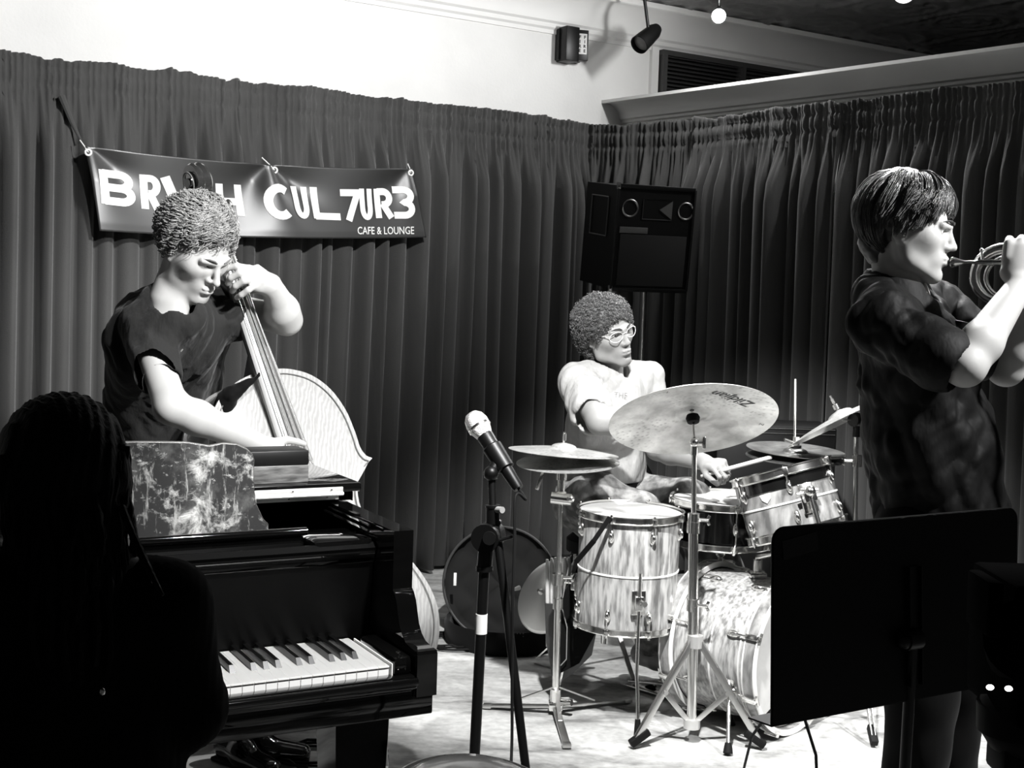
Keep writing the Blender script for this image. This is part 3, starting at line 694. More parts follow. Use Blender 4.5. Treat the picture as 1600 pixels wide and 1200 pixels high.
# ---- rack tom, tilted
rtc = PY(1233, 784, 4.3); rtax = nrm(A(-.27, .19, .94))
rt, RR = drum('rack_tom', rtc, rtax, .162, .2, M['pearl_dark'], 'pearl rack tom tilted to the left on the bass drum', nl=6, a0=.5, lugz=.05, hoop_h=.03)
mb = MB(); fd = nrm(A(.2, -.97, .0)); fd = nrm(fd-rtax*(fd@rtax)); tl = np.cross(rtax, fd); Rl = np.stack([fd, tl, rtax], 1); q = rtc+fd*.166
mb.box(q+fd*.004, (.01, .05, .1), Rl, .004); mb.box(q+fd*.02+rtax*.01, (.03, .045, .05), Rl, .006); mb.ball(q+fd*.04+rtax*.02, .018, 12); mb.tube([q+fd*.03+tl*.03+rtax*.02, q+fd*.03+tl*-.045+rtax*.02], .007, 8)
mb.tube([q+fd*.03, q+fd*.035-rtax*.12], .009, 10); mb.build('tom_mount', 'chrome', rt)
mb = MB(); mb.lathe([(.163, .052), (.166, .05), (.166, .0865), (.163, .0885)], rtc, R=RR, k=56); mb.build('dark_band', 'snare_black', rt)
mb = MB(); wd = PY(1177, 780, 4.1); dd = nrm(wd-rtc); dd = nrm(dd-rtax*(dd@rtax)); Rw = np.stack([np.cross(dd, rtax)*-1, rtax, dd], 1)
mb.prism([(-.02, .014), (.02, .016), (.016, -.002), (0, -.016), (-.015, -.004)], .003, rtc+dd*.1625+rtax*.03, Rw); mb.build('badge', 'tape', rt)

# ---- bass drum
bd_r = .245; bax = nrm(A(.72, -.69, 0)); bfc = A(1.0, 4.3, .272)
bc = bfc-bax*.19
bd = root('bass_drum', (bc[0], bc[1], 0), 'pale pearl bass drum lying on its side, front head turned to the music stand', 'drum')
BR = frame(bax)
mb = MB(); mb.lathe([(bd_r-.006, -.155), (bd_r, -.155), (bd_r, .155), (bd_r-.006, .155)], bc, R=BR, k=80); mb.build('shell', 'pearl', bd)
for sg, nm in ((1, 'front_head'), (-1, 'batter_head')):
    mb = MB(); mb.lathe([(bd_r+.004, sg*.16), (bd_r-.006, sg*.172), (.001, sg*.171)], bc, R=BR, k=72); mb.build(nm, 'drumhead', bd)
for sg in (1, -1):
    mb = MB(); mb.lathe([(bd_r+.006, sg*.15), (bd_r+.022, sg*.15), (bd_r+.022, sg*.19), (bd_r+.004, sg*.19), (bd_r+.004, sg*.15)], bc, R=BR, k=80); mb.build('hoop', 'pearl_dark' if sg > 0 else 'pearl_dark', bd)
    mb = MB()
    for z in (.148, .192): mb.lathe([(bd_r+.006, sg*z-.002), (bd_r+.025, sg*z-.002), (bd_r+.025, sg*z+.002), (bd_r+.006, sg*z+.002), (bd_r+.006, sg*z-.002)], bc, R=BR, k=72)
    mb.build('hoop_edge', 'tape', bd)
mb = MB()
for z in (0.0, .118): mb.lathe([(bd_r, z-.003), (bd_r+.003, z-.002), (bd_r+.003, z+.002), (bd_r, z+.003)], bc, R=BR, k=72)
mb.build('shell_band', 'tape', bd)
for i in range(8):
    a = .39+i*math.pi/4; d = BR@A(math.cos(a), math.sin(a), 0); tt = BR@A(-math.sin(a), math.cos(a), 0); Rl = np.stack([d, tt, BR[:, 2]], 1)
    for sg in (1, -1):
        mb = MB(); p = bc+d*bd_r+bax*sg*.085; mb.ball(p+d*.006, (.013, .013, .026), 12, Rl); mb.cyl(p+d*.016, bc+d*(bd_r+.016)+bax*sg*.19, .0035, 8)
        mb.box(bc+d*(bd_r+.028)+bax*sg*.172, (.016, .02, .05), Rl, .004); mb.rbox(bc+d*(bd_r+.02)+bax*sg*.2-tt*.02, bc+d*(bd_r+.02)+bax*sg*.2+tt*.02, .006, .006); mb.build('claw', 'chrome', bd)
for sy in (1, -1):
    sd = BR@A(0, 1, 0) if abs((BR@A(0, 1, 0))[2]) < .5 else BR@A(1, 0, 0); sd = nrm(A(sd[0], sd[1], 0))*sy
    p0 = bc+bax*.075+sd*(bd_r*.93)+A(0, 0, -.07); p1 = A(*(bc+bax*.16+sd*(bd_r+.1))[:2], .02)
    mb = MB(); Rl = np.stack([sd, bax, A(0, 0, 1)], 1); mb.box(p0+A(0, 0, .02), (.02, .055, .06), Rl, .006); mb.cyl(p0, p0+(p1-p0)*.25, .014); mb.tube([p0, p1], .007, 10); lg = mb.build('spur', 'chrome', bd)
    mb = MB(); rubber_tip(mb, p0+(p1-p0)*.9, p1-A(0, 0, .012), .014); mb.build('rubber_foot', 'rubber', lg)
# tom post on the bass drum
mb = MB(); tp0 = bc+bax*.02+A(0, 0, bd_r); tj = q+fd*.035-rtax*.12; mb.box(tp0+A(0, 0, .01), (.06, .06, .02), BR@np.eye(3) if False else None, .006)
mb.tube([tp0, tp0+A(0, 0, .07), tj+A(0, 0, -.03), tj], .011, 12); mb.cyl(tp0, tp0+A(0, 0, .06), .016); mb.build('tom_holder', 'chrome', bd)
# pedal
mb = MB(); pb = bc-bax*.2; pb = A(pb[0], pb[1], 0); Rp_ = np.stack([bax, A(-bax[1], bax[0], 0), A(0, 0, 1)], 1)
pd = root('bass_drum_pedal', (*pb[:2], 0), 'chrome bass drum pedal clamped to the back hoop under the shoe', 'pedal')
mb.box(pb-bax*.16+A(0, 0, .012), (.32, .08, .008), Rp_, .003); mb.build('base_plate', 'chrome', pd)
mb = MB(); mb.box(pb-bax*.17+A(0, 0, .05), (.28, .07, .008), Rp_@np.array([[math.cos(.16), 0, -math.sin(.16)], [0, 1, 0], [math.sin(.16), 0, math.cos(.16)]]), .003); mb.build('footboard', 'chrome', pd)
mb = MB()
for s_ in (-1, 1): mb.cyl(pb-bax*.03+Rp_[:, 1]*.045*s_+A(0, 0, .012), pb-bax*.03+Rp_[:, 1]*.045*s_+A(0, 0, .2), .008, 10)
mb.tube([pb-bax*.03-Rp_[:, 1]*.05+A(0, 0, .19), pb-bax*.03+Rp_[:, 1]*.05+A(0, 0, .19)], .007, 10); mb.tube([pb-bax*.03+A(0, 0, .19), pb-bax*.01+A(0, 0, .33)], .004, 8); mb.ball(pb-bax*.0+A(0, 0, .33), .022, 10); mb.build('frame', 'chrome', pd)

# ---- cymbals
def cymbal(name, c, up, r, label, material, bell=.055, bow=.02, stack=0., parent=None, grp=None):
    R = frame(up); prof = []
    for i in range(11):
        t = i/10; rr_ = .006+(r-.006)*t; z = -bow*(rr_/r)**1.6
        if rr_ < bell: pass
        prof.append((rr_, z))
    br = bell; pr = [(.006, bow*.2+.014)]
    for i in range(1, 7):
        t = i/6; pr.append((br*math.sin(t*math.pi/2)*1.0, .016*math.cos(t*math.pi/2)))
    for i in range(1, 13):
        t = i/12; pr.append((br+(r-br)*t, -bow*t**1.4))
    low = [(a, z-.0016) for a, z in pr[::-1]]
    o = root(name, c, label, 'cymbal', grp)
    mb = MB(); mb.lathe(pr+low, c, R=R, k=96); mb.build('plate', material, o, sharp=1.2)
    return o, R, pr
def cym_mat(name, c0, c1, rough):
    m = bpy.data.materials.new(name); m.use_nodes = True; nt = m.node_tree; b = nt.nodes['Principled BSDF']; N = nt.nodes.new; L = nt.links.new
    tc = N('ShaderNodeTexCoord'); n = N('ShaderNodeTexNoise'); n.inputs['Scale'].default_value = 11; n.inputs['Detail'].default_value = 6; L(tc.outputs['Object'], n.inputs[0])
    r = N('ShaderNodeValToRGB'); e = r.color_ramp.elements; e[0].position = .32; e[0].color = (c0, c0, c0*.98, 1); e[1].position = .66; e[1].color = (c1, c1, c1*.98, 1)
    L(n.outputs['Fac'], r.inputs[0]); v = N('ShaderNodeTexVoronoi'); v.inputs['Scale'].default_value = 62; L(tc.outputs['Object'], v.inputs['Vector'])
    mr = N('ShaderNodeMapRange'); mr.inputs[1].default_value = .1; mr.inputs[2].default_value = .42; mr.inputs[3].default_value = .62; mr.inputs[4].default_value = 1; L(v.outputs['Distance'], mr.inputs[0])
    n2 = N('ShaderNodeTexNoise'); n2.inputs['Scale'].default_value = 4; L(tc.outputs['Object'], n2.inputs[0]); m2 = N('ShaderNodeMapRange'); m2.inputs[1].default_value = .45; m2.inputs[2].default_value = .6; L(n2.outputs['Fac'], m2.inputs[0])
    mm = N('ShaderNodeMix'); L(m2.outputs[0], mm.inputs[0]); mm.inputs[2].default_value = 1; L(mr.outputs[0], mm.inputs[3])
    mx = N('ShaderNodeMixRGB'); mx.blend_type = 'MULTIPLY'; mx.inputs[0].default_value = 1; L(r.outputs[0], mx.inputs[1]); L(mm.outputs[0], mx.inputs[2]); L(mx.outputs[0], b.inputs['Base Color'])
    b.inputs['Metallic'].default_value = .75; b.inputs['Roughness'].default_value = rough
    bp = N('ShaderNodeBump'); bp.inputs['Strength'].default_value = .35; bp.inputs['Distance'].default_value = .003; L(v.outputs['Distance'], bp.inputs['Height']); L(bp.outputs[0], b.inputs['Normal'])
    return m
CM = cym_mat('hammered_bronze_ride', .42, .8, .45); CM2 = cym_mat('bronze_cymbal', .6, .9, .35); CM3 = cym_mat('dark_bronze_cymbal', .1, .3, .35)

def plate_text(txt, size, c, R, r_at, ang, z, parent, flipx=1, name='lettering'):
    """flat print on the plate: baseline along the tangent at radius r_at"""
    V_, F_ = text_mesh(txt, size, .0); mb = MB(); d = A(math.cos(ang), math.sin(ang), 0); t = A(-math.sin(ang), math.cos(ang), 0)
    P = np.array([d*(r_at-y)+t*(-x*flipx) for x, y, _ in V_]); P[:, 2] = z(np.hypot(P[:, 0], P[:, 1])); mb.add(c+P@R.T, F_); mb.build(name, 'ink', parent, smooth=False)
# the ride tips towards the drummer, so the camera sees its lower face with its near edge up
RC = PY(1082, 648, 4.25); rup = nrm(A(-.07, .5, .86))
rd, R_, pr = cymbal('ride_cymbal', RC, rup, .281, 'large hammered ride cymbal tipped back, underside and lettering showing', CM, bell=.062, bow=.022)
zz = lambda r_: -.022*np.clip((r_-.062)/(.281-.062), 0, 1)**1.4-.0016-.0012
def ang_to(px, py):
    d = ray(px, py); t = ((RC-A(0, 0, CZ))@rup)/(d@rup); q = (A(0, 0, CZ)+d*t-RC)@R_; return math.atan2(q[1], q[0]), math.hypot(q[0], q[1])
a1, r1 = ang_to(1143, 617); plate_text('Zildjian', .062, RC, R_, min(r1, .225), a1, zz, rd, flipx=-1 if False else 1)
a2, r2 = ang_to(1189, 655); plate_text('Z', .022, RC, R_, min(r2, .25), a2, zz, rd); a3, r3 = ang_to(1041, 603); plate_text('Z', .02, RC, R_, min(r3, .25), a3, zz, rd)
def stand_post(mb, base, top, z0=.06, r=(.0125, .0095), split=.62):
    b_ = A(base[0], base[1], z0); m_ = b_+(top-b_)*split; mb.tube([b_, m_], r[0], 14); mb.tube([m_, top], r[1], 12)
    for t_ in (split,): q_ = b_+(top-b_)*t_; mb.cyl(q_-A(0, 0, .025), q_+A(0, 0, .012), r[0]+.006, 14)
    return b_
def wing(mb, p, d, s=1.):
    p = np.asarray(p); mb.cyl(p, p+d*.03*s, .006*s, 8); up = A(0, 0, 1)
    for sg in (-1, 1): mb.rbox(p+d*.026*s, p+d*.034*s+up*sg*.016*s, .005*s, .01*s, d, .001)
def braced_leg(parent, base, ang, reach, zj, zb, knee, foot=.012, w=.02):
    d = A(math.cos(ang), math.sin(ang), 0); t = A(-d[1], d[0], 0); b_ = A(base[0], base[1], 0)
    mb = MB()
    for s_ in (-1, 1):
        mb.rbox(b_+d*.015+t*s_*.009+A(0, 0, zj), b_+d*reach+t*s_*.006+A(0, 0, .03), .0035, w, t if False else A(0, 0, 1), .001)
    k_ = b_+d*reach*knee+A(0, 0, zj+(.03-zj)*knee); mb.rbox(k_, b_+d*.015+A(0, 0, zb), .012, w*.8, A(0, 0, 1), .001); mb.cyl(k_-t*.012, k_+t*.012, .009, 10)
    lg = mb.build('leg', 'nickel', parent); mb = MB(); mb.rbox(b_+d*(reach-.045)+A(0, 0, .055), b_+d*(reach+.02)+A(0, 0, .016), .026, .026, A(0, 0, 1), .005); mb.build('rubber_foot', 'rubber', lg); return lg
# ride stand
rs = PZ(1081, 1128, .07); rsb = A(rs[0], rs[1], 0)
rst = root('ride_cymbal_stand', rsb, 'chrome tripod stand with double-braced legs under the large ride cymbal', 'stand')
tt = RC-rup*.075; jt = A(tt[0], tt[1], tt[2]-.035)
mb = MB(); stand_post(mb, rsb, A(jt[0], jt[1], jt[2]), .05, (.0165, .0085), .72); zm = PY(1080, 945, rsb[1])[2]
mb.tube([A(rsb[0], rsb[1], .05), A(rsb[0], rsb[1], zm)+(jt-rsb)*A(1, 1, 0)*.3], .0165, 16); mb.build('post', 'chrome', rst)
mb = MB(); mb.cyl(jt-A(0, 0, .03), jt+A(0, 0, .01), .0125); mb.ball(jt+A(.0, 0, .012), .018, 12); mb.cyl(jt+A(-.01, 0, .012), jt+A(.035, -.0, .012), .012, 12); mb.box(jt+A(.03, -.004, .012), (.012, .02, .04), None, .003)
mb.tube([jt+A(0, 0, .012), RC+rup*.045], .0045, 8); mb.build('tilter', 'chrome', rst)
mb = MB(); mb.lathe([(.004, -.03), (.02, -.028), (.024, -.012), (.02, -.002), (.004, -.001)], RC, R=R_, k=20); mb.lathe([(.003, .016), (.018, .017), (.017, .03), (.003, .031)], RC, R=R_, k=16); mb.build('felt', 'rubber', rst)
mb = MB(); q_ = A(jt[0], jt[1], 0)*.62+rsb*.38+A(0, 0, PY(1085, 800, 4.2)[2]); 
for zpx, rr_ in ((812, .02), (945, .021)):
    zc = PY(1085, zpx, 4.2)[2]; tq = (zc-.05)/(jt[2]-.05); cq_ = A(rsb[0], rsb[1], 0)*(1-tq)+A(jt[0], jt[1], 0)*tq+A(0, 0, zc); mb = MB(); mb.cyl(cq_-A(0, 0, .02), cq_+A(0, 0, .02), rr_, 16); wing(mb, cq_+A(.018, -.005, 0), nrm(A(1, -.3, 0))); mb.build('height_collar', 'chrome', rst)
zj = PY(1082, 1000, 4.2)[2]
for tgt in ((989, 1170), (1190, 1172), None):
    if tgt: f_ = PZ(*tgt, .0); dd = f_-rsb; braced_leg(rst, rsb, math.atan2(dd[1], dd[0]), np.linalg.norm(dd[:2])-.01, zj, .075, .52)
    else: braced_leg(rst, rsb, 1.45, .3, zj, .075, .52)
mb = MB(); mb.cyl(A(rsb[0], rsb[1], zj-.02), A(rsb[0], rsb[1], zj+.02), .026, 18); mb.build('leg_collar', 'chrome_dull', rst); mb = MB(); mb.cyl(A(rsb[0], rsb[1], .05), A(rsb[0], rsb[1], .08), .028, 18); mb.build('leg_collar', 'chrome_dull', rst)

# left pair of thin cymbals on a flat-based stand
lc = PY(881, 702, 4.42); lup = nrm(A(.035, .03, 1))
c1, _, _ = cymbal('top_cymbal', lc+A(0, 0, .006), nrm(A(.05, .035, 1)), .192, 'thin pale cymbal, upper one of the pair left of the drummer', CM2, bell=.045, bow=.016, grp=None)
c2, _, _ = cymbal('bottom_cymbal', lc-A(-.015, 0, .026), nrm(A(-.04, -.07, 1)), .18, 'thin darker cymbal, lower one of the pair left of the drummer', CM2, bell=.045, bow=.02)
lb = PZ(868, 1098, .04); lb = A(lb[0], lb[1], 0); ls = root('flat_base_stand', lb, 'slim chrome cymbal stand with flat legs left of the floor tom', 'stand')
hj = PY(877, 745, 4.43); mb = MB(); stand_post(mb, lb, hj-A(0, 0, .06), .02, (.0125, .0095), .5); mb.tube([hj-A(0, 0, .06), hj+A(0, 0, .03)], .014, 14)
mb.build('post', 'chrome', ls)
mb = MB(); mb.tube([hj, lc+A(0, 0, .06)], .0045, 8); mb.cyl(lc+A(0, 0, .03), lc+A(0, 0, .055), .007, 8); mb.build('cymbal_rod', 'chrome', ls)
mb = MB(); mb.cyl(lc-A(0, 0, .055), lc-A(0, 0, .026), .011, 12); mb.build('felt', 'rubber', ls)
mb = MB(); mb.cyl(hj+A(0, 0, -.01), hj+A(0, 0, .045), .02, 14); mb.cyl(hj+A(-.06, -.01, .03), hj+A(.02, 0, .03), .013, 12); mb.rbox(hj+A(-.06, -.015, .03), hj+A(-.085, -.02, -.045), .014, .018, A(0, 1, 0), .003)
hk = PY(877, 777, 4.43); mb.ball(hk, .026, 14); mb.cyl(hk+A(-.035, -.01, 0), hk+A(.035, -.02, -.005), .021, 14); mb.ball(hk+A(.03, -.03, 0), .015, 10); mb.build('tilter', 'chrome', ls)
for zpx in (905,):
    zc = PY(872, zpx, 4.43); mb = MB(); mb.cyl(zc-A(0, 0, .02), zc+A(0, 0, .02), .021, 14); wing(mb, zc+A(.018, -.01, .008), nrm(A(1, -.2, .1))); mb.build('height_collar', 'chrome', ls)
mb = MB(); mb.cyl(lb+A(0, 0, .015), lb+A(0, 0, .09), .02, 14); mb.cyl(lb+A(.02, -.02, .05), lb+A(.055, -.04, .055), .012, 10); mb.box(lb+A(0, 0, .03), (.05, .05, .03), None, .006); mb.build('leg_hub', 'chrome', ls)
for tgt in ((755, 1102), (985, 1093), (886, 1166)):
    f_ = PZ(*tgt, .012); mb = MB(); d_ = nrm(f_-lb-A(0, 0, f_[2])); mb.rbox(lb+A(0, 0, .028), f_, .026, .008, A(0, 0, 1), .002); mb.rbox(lb+A(0, 0, .1), lb+d_*.16+A(0, 0, .03), .014, .005, A(0, 0, 1)); lg = mb.build('leg', 'nickel', ls)
    mb = MB(); mb.rbox(f_-d_*.03+A(0, 0, -.0), f_+A(0, 0, -.001), .03, .014, A(0, 0, 1), .003); mb.build('rubber_foot', 'nickel', lg)

# hi-hat on the right with its long pull rod
hc = PY(1243, 706, 4.62); hup = nrm(A(.02, -.045, 1))
cymbal('hi_hat_cymbal', hc, hup, .178, 'upper hi-hat cymbal on the long thin rod above the rack tom', CM3, bell=.045, bow=.02)
cymbal('hi_hat_cymbal', hc-A(0, 0, .012), nrm(A(-.04, .05, -1)), .178, 'lower hi-hat cymbal facing up under its twin above the rack tom', CM3, bell=.045, bow=.018)
hb = A(hc[0]+.0, hc[1]+.02, 0); hs = root('hi_hat_stand', hb, 'chrome hi-hat stand with the long thin pull rod behind the rack tom', 'stand')
mb = MB(); mb.tube([hb+A(0, 0, .06), A(hc[0], hc[1], hc[2]-.08)], .012, 12); mb.build('post', 'chrome', hs)
mb = MB(); mb.tube([A(hc[0], hc[1], hc[2]-.1), PY(1243, 592, 4.62)], .0042, 8); mb.build('pull_rod', 'chrome', hs)
mb = MB(); mb.cyl(hc+A(0, 0, .02), hc+A(0, 0, .055), .013, 12); mb.cyl(hc+A(0, 0, .03), hc+A(-.045, -.01, .045), .006, 8); mb.build('clutch', 'chrome', hs)
mb = MB(); mb.cyl(hc+A(0, 0, .012), hc+A(0, 0, .024), .02, 14); mb.build('felt', 'rubber', hs)
for k in range(3):
    a = .4+2.094*k; d = A(math.cos(a), math.sin(a), 0); mb = MB(); mb.rbox(hb+A(0, 0, .35), hb+d*.26+A(0, 0, .018), .016, .006); mb.build('leg', 'chrome', hs)
mb = MB(); mb.box(hb+A(.0, -.0, .03)+A(-.1, .12, 0), (.09, .26, .008), np.array([[.8, .6, 0], [-.6, .8, 0], [0, 0, 1.]]), .003); mb.build('footboard', 'chrome', hs)

# crash cymbal seen almost edge-on at the right
kc = PY(1313, 648, 4.45); kup = nrm(A(-.45, .24, .86))
cymbal('crash_cymbal', kc, kup, .212, 'steeply tilted crash cymbal seen edge-on beside the trumpet player', CM2, bell=.045, bow=.022)
kb = A(*PY(1337, 1000, 4.5)[:2], 0); ks = root('crash_cymbal_stand', kb, 'thin chrome stand carrying the edge-on crash cymbal', 'stand')
kj = PY(1339, 656, 4.47); mb = MB(); stand_post(mb, kb, kj-A(0, 0, .05), .05, (.0125, .0085), .45); zc = PY(1339, 720, 4.47); mb.cyl(zc-A(0, 0, .02), zc+A(0, 0, .02), .018, 12); wing(mb, zc-A(.015, 0, 0), A(-1, 0, 0)); mb.build('post', 'chrome', ks)
mb = MB(); mb.cyl(kj+A(-.02, -.02, 0), kj+A(.02, .02, 0), .022, 14); mb.ball(kj, .026, 12); mb.cyl(kj-A(0, 0, .06), kj, .013, 12); mb.build('tilter', 'black', ks)
mb = MB(); mb.tube([kj, kc-kup*.02, kc+kup*.075], .0045, 8); mb.cyl(kc+kup*.022, kc+kup*.04, .012, 10); mb.cyl(kc+kup*.045, kc+kup*.062, .007, 8); mb.build('cymbal_rod', 'steel', ks)
for k in range(3): braced_leg(ks, kb, .5+2.094*k, .3, .35, .08, .5)

# throne under the drummer
th = A(.4, 5.02, 0); to = root('drum_throne', th, 'round drum throne with chrome legs under the drummer', 'stool')
mb = MB(); mb.lathe([(.001, .46), (.14, .46), (.165, .475), (.165, .52), (.14, .54), (.001, .545)], th, k=32); mb.build('seat', 'blackcloth', to)
mb = MB(); mb.cyl(th+A(0, 0, .1), th+A(0, 0, .46), .014); mb.build('post', 'chrome', to)
for k in range(3):
    a = .9+2.094*k; d = A(math.cos(a), math.sin(a), 0); mb = MB(); mb.rbox(th+A(0, 0, .3), th+d*.27+A(0, 0, .02), .018, .006); mb.build('leg', 'chrome', to)

# stick bag hung on the floor tom, with its sticks
sb0 = PY(905, 950, 4.2); sg = root('stick_bag', A(sb0[0], sb0[1], sb0[2]-.2), 'open black stick bag hanging from a strap on the side of the floor tom', 'bag')
def pxprism(mb, pts, Y, th, slope=0.):
    P = np.array([PY(x, y, Y) for x, y in pts]); c_ = P.mean(0); xy = [(p[0]-c_[0], p[2]-c_[2]) for p in P]
    mb.prism(xy, th, c_, np.stack([A(1, 0, 0), A(0, 0, 1), A(0, -1, 0)], 1)); return mb
mb = MB(); pxprism(mb, [(851, 940), (873, 942), (895, 890), (921, 862), (935, 870), (932, 980), (924, 1020), (895, 1048), (877, 1060), (862, 1052), (853, 1000)], 4.6, .03); mb.build('bag_panel', 'vinyl', sg, sharp=.4)
mb = MB(); pxprism(mb, [(868, 950), (905, 880), (928, 880), (932, 985), (905, 1035), (876, 1050)], 4.56, .012); mb.build('bag_pocket', 'blackcloth', sg, sharp=.4)
mb = MB(); s0 = PY(953, 808, 4.28); s1 = PY(928, 845, 4.27); s2 = PY(900, 878, 4.33); s3 = PY(893, 905, 4.55); mb.rbox(s0, s1, .016, .003, A(0, -1, 0)); mb.rbox(s1, s2, .018, .003, A(0, -1, 0)); mb.rbox(s2, s3, .014, .003, A(0, -1, 0)); mb.build('strap', 'blackcloth', sg)
mb = MB(); mb.tube([PY(892, 862, 4.53), PY(885, 905, 4.53), PY(877, 945, 4.53), PY(886, 980, 4.53), PY(885, 1030, 4.53), PY(876, 1040, 4.53)], .002, 6); mb.build('piping', 'grey', sg)
for i, (x, y) in enumerate(((855, 874), (862, 872), (868, 871), (874, 868), (883, 871), (889, 871))):
    mb = MB(); a_ = PY(x, y, 4.585+.006*(i % 2)); b_ = PY(x+1, 1010 if i < 4 else 960, 4.585+.006*(i % 2)); mb.tube([a_, a_*.9+b_*.1, a_*.2+b_*.8, b_], [.005, .0075, .0078, .0075], 10)
    tag(mb.build('drumstick', 'wood', None), 'pale drumstick in the stick bag, '+('leftmost of the four in front', 'second from the left in front', 'third from the left in front', 'tallest of the four in front', 'left one of the two behind the stand post', 'right one of the two behind the stand post')[i], 'drumstick', 'drumsticks in the stick bag')
# the stick in the drummer's hand is built with him
# ================================================================== THE DOUBLE BASS
S0 = PY(300, 262, 3.74); HH = PY(409, 586, 3.68)
bdir = nrm(HH-S0); BB = HH+bdir*1.0
bn = nrm(A(.62, -.74, .2)); bn = nrm(bn-bdir*(bn@bdir)); bw = np.cross(bn, -bdir); bw = bw if bw[0] > 0 else -bw      # bw: to picture right
def bp_(t, w, h=0.): return HH+bdir*t+bw*w+bn*h
bs = root('double_bass', A(BB[0], BB[1], 0), 'pale-topped double bass held upright behind the piano', 'double bass')
half = [(-.004, .0), (0, .045), (.012, .1), (.045, .165), (.1, .215), (.17, .243), (.24, .25), (.29, .25), (.318, .262), (.33, .279), (.338, .262), (.362, .218), (.41, .188), (.47, .182), (.53, .205), (.568, .248), (.58, .276), (.592, .262), (.62, .275), (.67, .303), (.74, .328), (.81, .333), (.88, .31), (.94, .26), (.985, .17), (1.005, .06), (1.008, 0)]
half = [(t_, w_*.92) for t_, w_ in half]; hs_ = smooth_poly(half, 4); outl = [(p[0], p[1]) for p in hs_]+[(p[0], -p[1]) for p in hs_[::-1][1:-1]]
def plate(name, z0, arch, material, flip=1):
    n = len(outl); V = []; Fc = []; sc = [1.03, 1.03, 1.0, .955, .88, .74, .55, .32, .12]; hh = [-.006, 0.003, .004, .001, .35, .68, .88, .97, 1.0]
    for s_, h_ in zip(sc, hh):
        for t, w in outl: V.append(bp_(.5+(t-.5)*(s_ if s_ < 1 else 1+(s_-1)*.5), w*s_, z0+flip*(h_ if abs(h_) < .01 else arch*h_)))
    V.append(bp_(.5, 0, z0+flip*arch))
    for r_ in range(len(sc)-1):
        for j in range(n): a = r_*n+j; b_ = r_*n+(j+1) % n; Fc.append((a, b_, b_+n, a+n))
    k = (len(sc)-1)*n
    for j in range(n): Fc.append((k+j, k+(j+1) % n, len(V)-1))
    Fc.append(tuple(range(n))[::-1]); return mesh_obj(name, V, Fc, M[material], bs, sharp=.9)
plate('top_plate', 0, .024, 'bass_top'); plate('back_plate', -.185, .012, 'bass_side', -1)
n = len(outl); V = [bp_(t, w*.985, h_) for h_ in (-.003, -.182) for t, w in outl]; mesh_obj('ribs', V, [(j, (j+1) % n, n+(j+1) % n, n+j) for j in range(n)], M['bass_side'], bs, sharp=.6)
mb = MB(); mb.tube([bp_(.5+(t-.5)*.985, w*.965, .006) for t, w in outl], .0016, 6, closed=True); mb.build('purfling', 'bass_side', bs)
def fbp(t, w, h=0.): return bp_(t, w, h)
tn = -.43; te = .28    # nut and board end
mb = MB(); V = []; rows_ = 14
for i in range(rows_):
    t = tn+(te-tn)*i/(rows_-1); hw = .021+.024*i/(rows_-1); top = .030+.018*i/(rows_-1)
    for w_, h_ in ((-1, -.014), (-1, -.003), (-.6, .003), (0, .0055), (.6, .003), (1, -.003), (1, -.014)): V.append(bp_(t, hw*w_, top+h_))
Fc = [(i*7+j, i*7+(j+1) % 7, i*7+7+(j+1) % 7, i*7+7+j) for i in range(rows_-1) for j in range(7)]+[tuple(range(7)), tuple(range((rows_-1)*7, rows_*7))[::-1]]
mb.add(V, Fc); mb.build('fingerboard', 'board', bs)
mb = MB(); V = []
for i in range(8):
    t = tn-.02+(.0-(tn-.02))*i/7; hw = .019+.012*i/7; dp = .028+.012*(i/7)**2+(.09 if i == 7 else .0)
    for w_, h_ in ((-1, .016), (-.9, -.3), (-.5, -.85), (0, -1), (.5, -.85), (.9, -.3), (1, .016)): V.append(bp_(t, hw*w_, .016+(h_*dp if h_ < 0 else 0)))
mb.add(V, [(i*7+j, i*7+(j+1) % 7, i*7+7+(j+1) % 7, i*7+7+j) for i in range(7) for j in range(7)]+[tuple(range(7)), tuple(range(49, 56))[::-1]]); mb.build('neck', 'bass_side', bs)
for i in range(4):
    w0 = (i-1.5)*.0095; w1 = (i-1.5)*.0185; w2 = (i-1.5)*.021
    mb = MB(); mb.tube([bp_(tn, w0, .039), bp_(te, w1, .062), bp_(.56, w2, .135), bp_(.7, w2*.7, .07)], [.0012+.0004*i]*4, 6); mb.build('string', 'steel', bs)
mb = MB(); mb.box(bp_(tn-.003, 0, .034), (.044, .008, .014), np.stack([bw, bdir, bn], 1), .002); mb.build('nut', 'board', bs)
Rb = np.stack([bw, bdir, bn], 1)
mb = MB(); mb.prism([(-.075, .0), (-.05, .0), (-.04, .03), (.04, .03), (.05, 0), (.075, 0), (.06, .05), (.04, .108), (0, .118), (-.04, .108), (-.06, .05)], .014, bp_(.567, 0, .02), np.stack([bw, bn, bdir], 1)); mb.build('bridge', 'wood', bs, sharp=.4)
mb = MB(); mb.prism([(-.04, 0), (.04, 0), (.025, .24), (-.025, .24)], .015, bp_(.69, 0, .06), Rb); mb.build('tailpiece', 'ebony', bs)
for sg in (1, -1):
    mb = MB(); mb.tube([bp_(.46, sg*.075, .026), bp_(.475, sg*.09, .024), bp_(.5, sg*.088, .025), bp_(.56, sg*.105, .021), bp_(.61, sg*.128, .016), bp_(.635, sg*.12, .017), bp_(.625, sg*.108, .019)], [.01, .006, .006, .008, .006, .006, .011], 8); mb.build('sound_hole', 'ebony', bs)
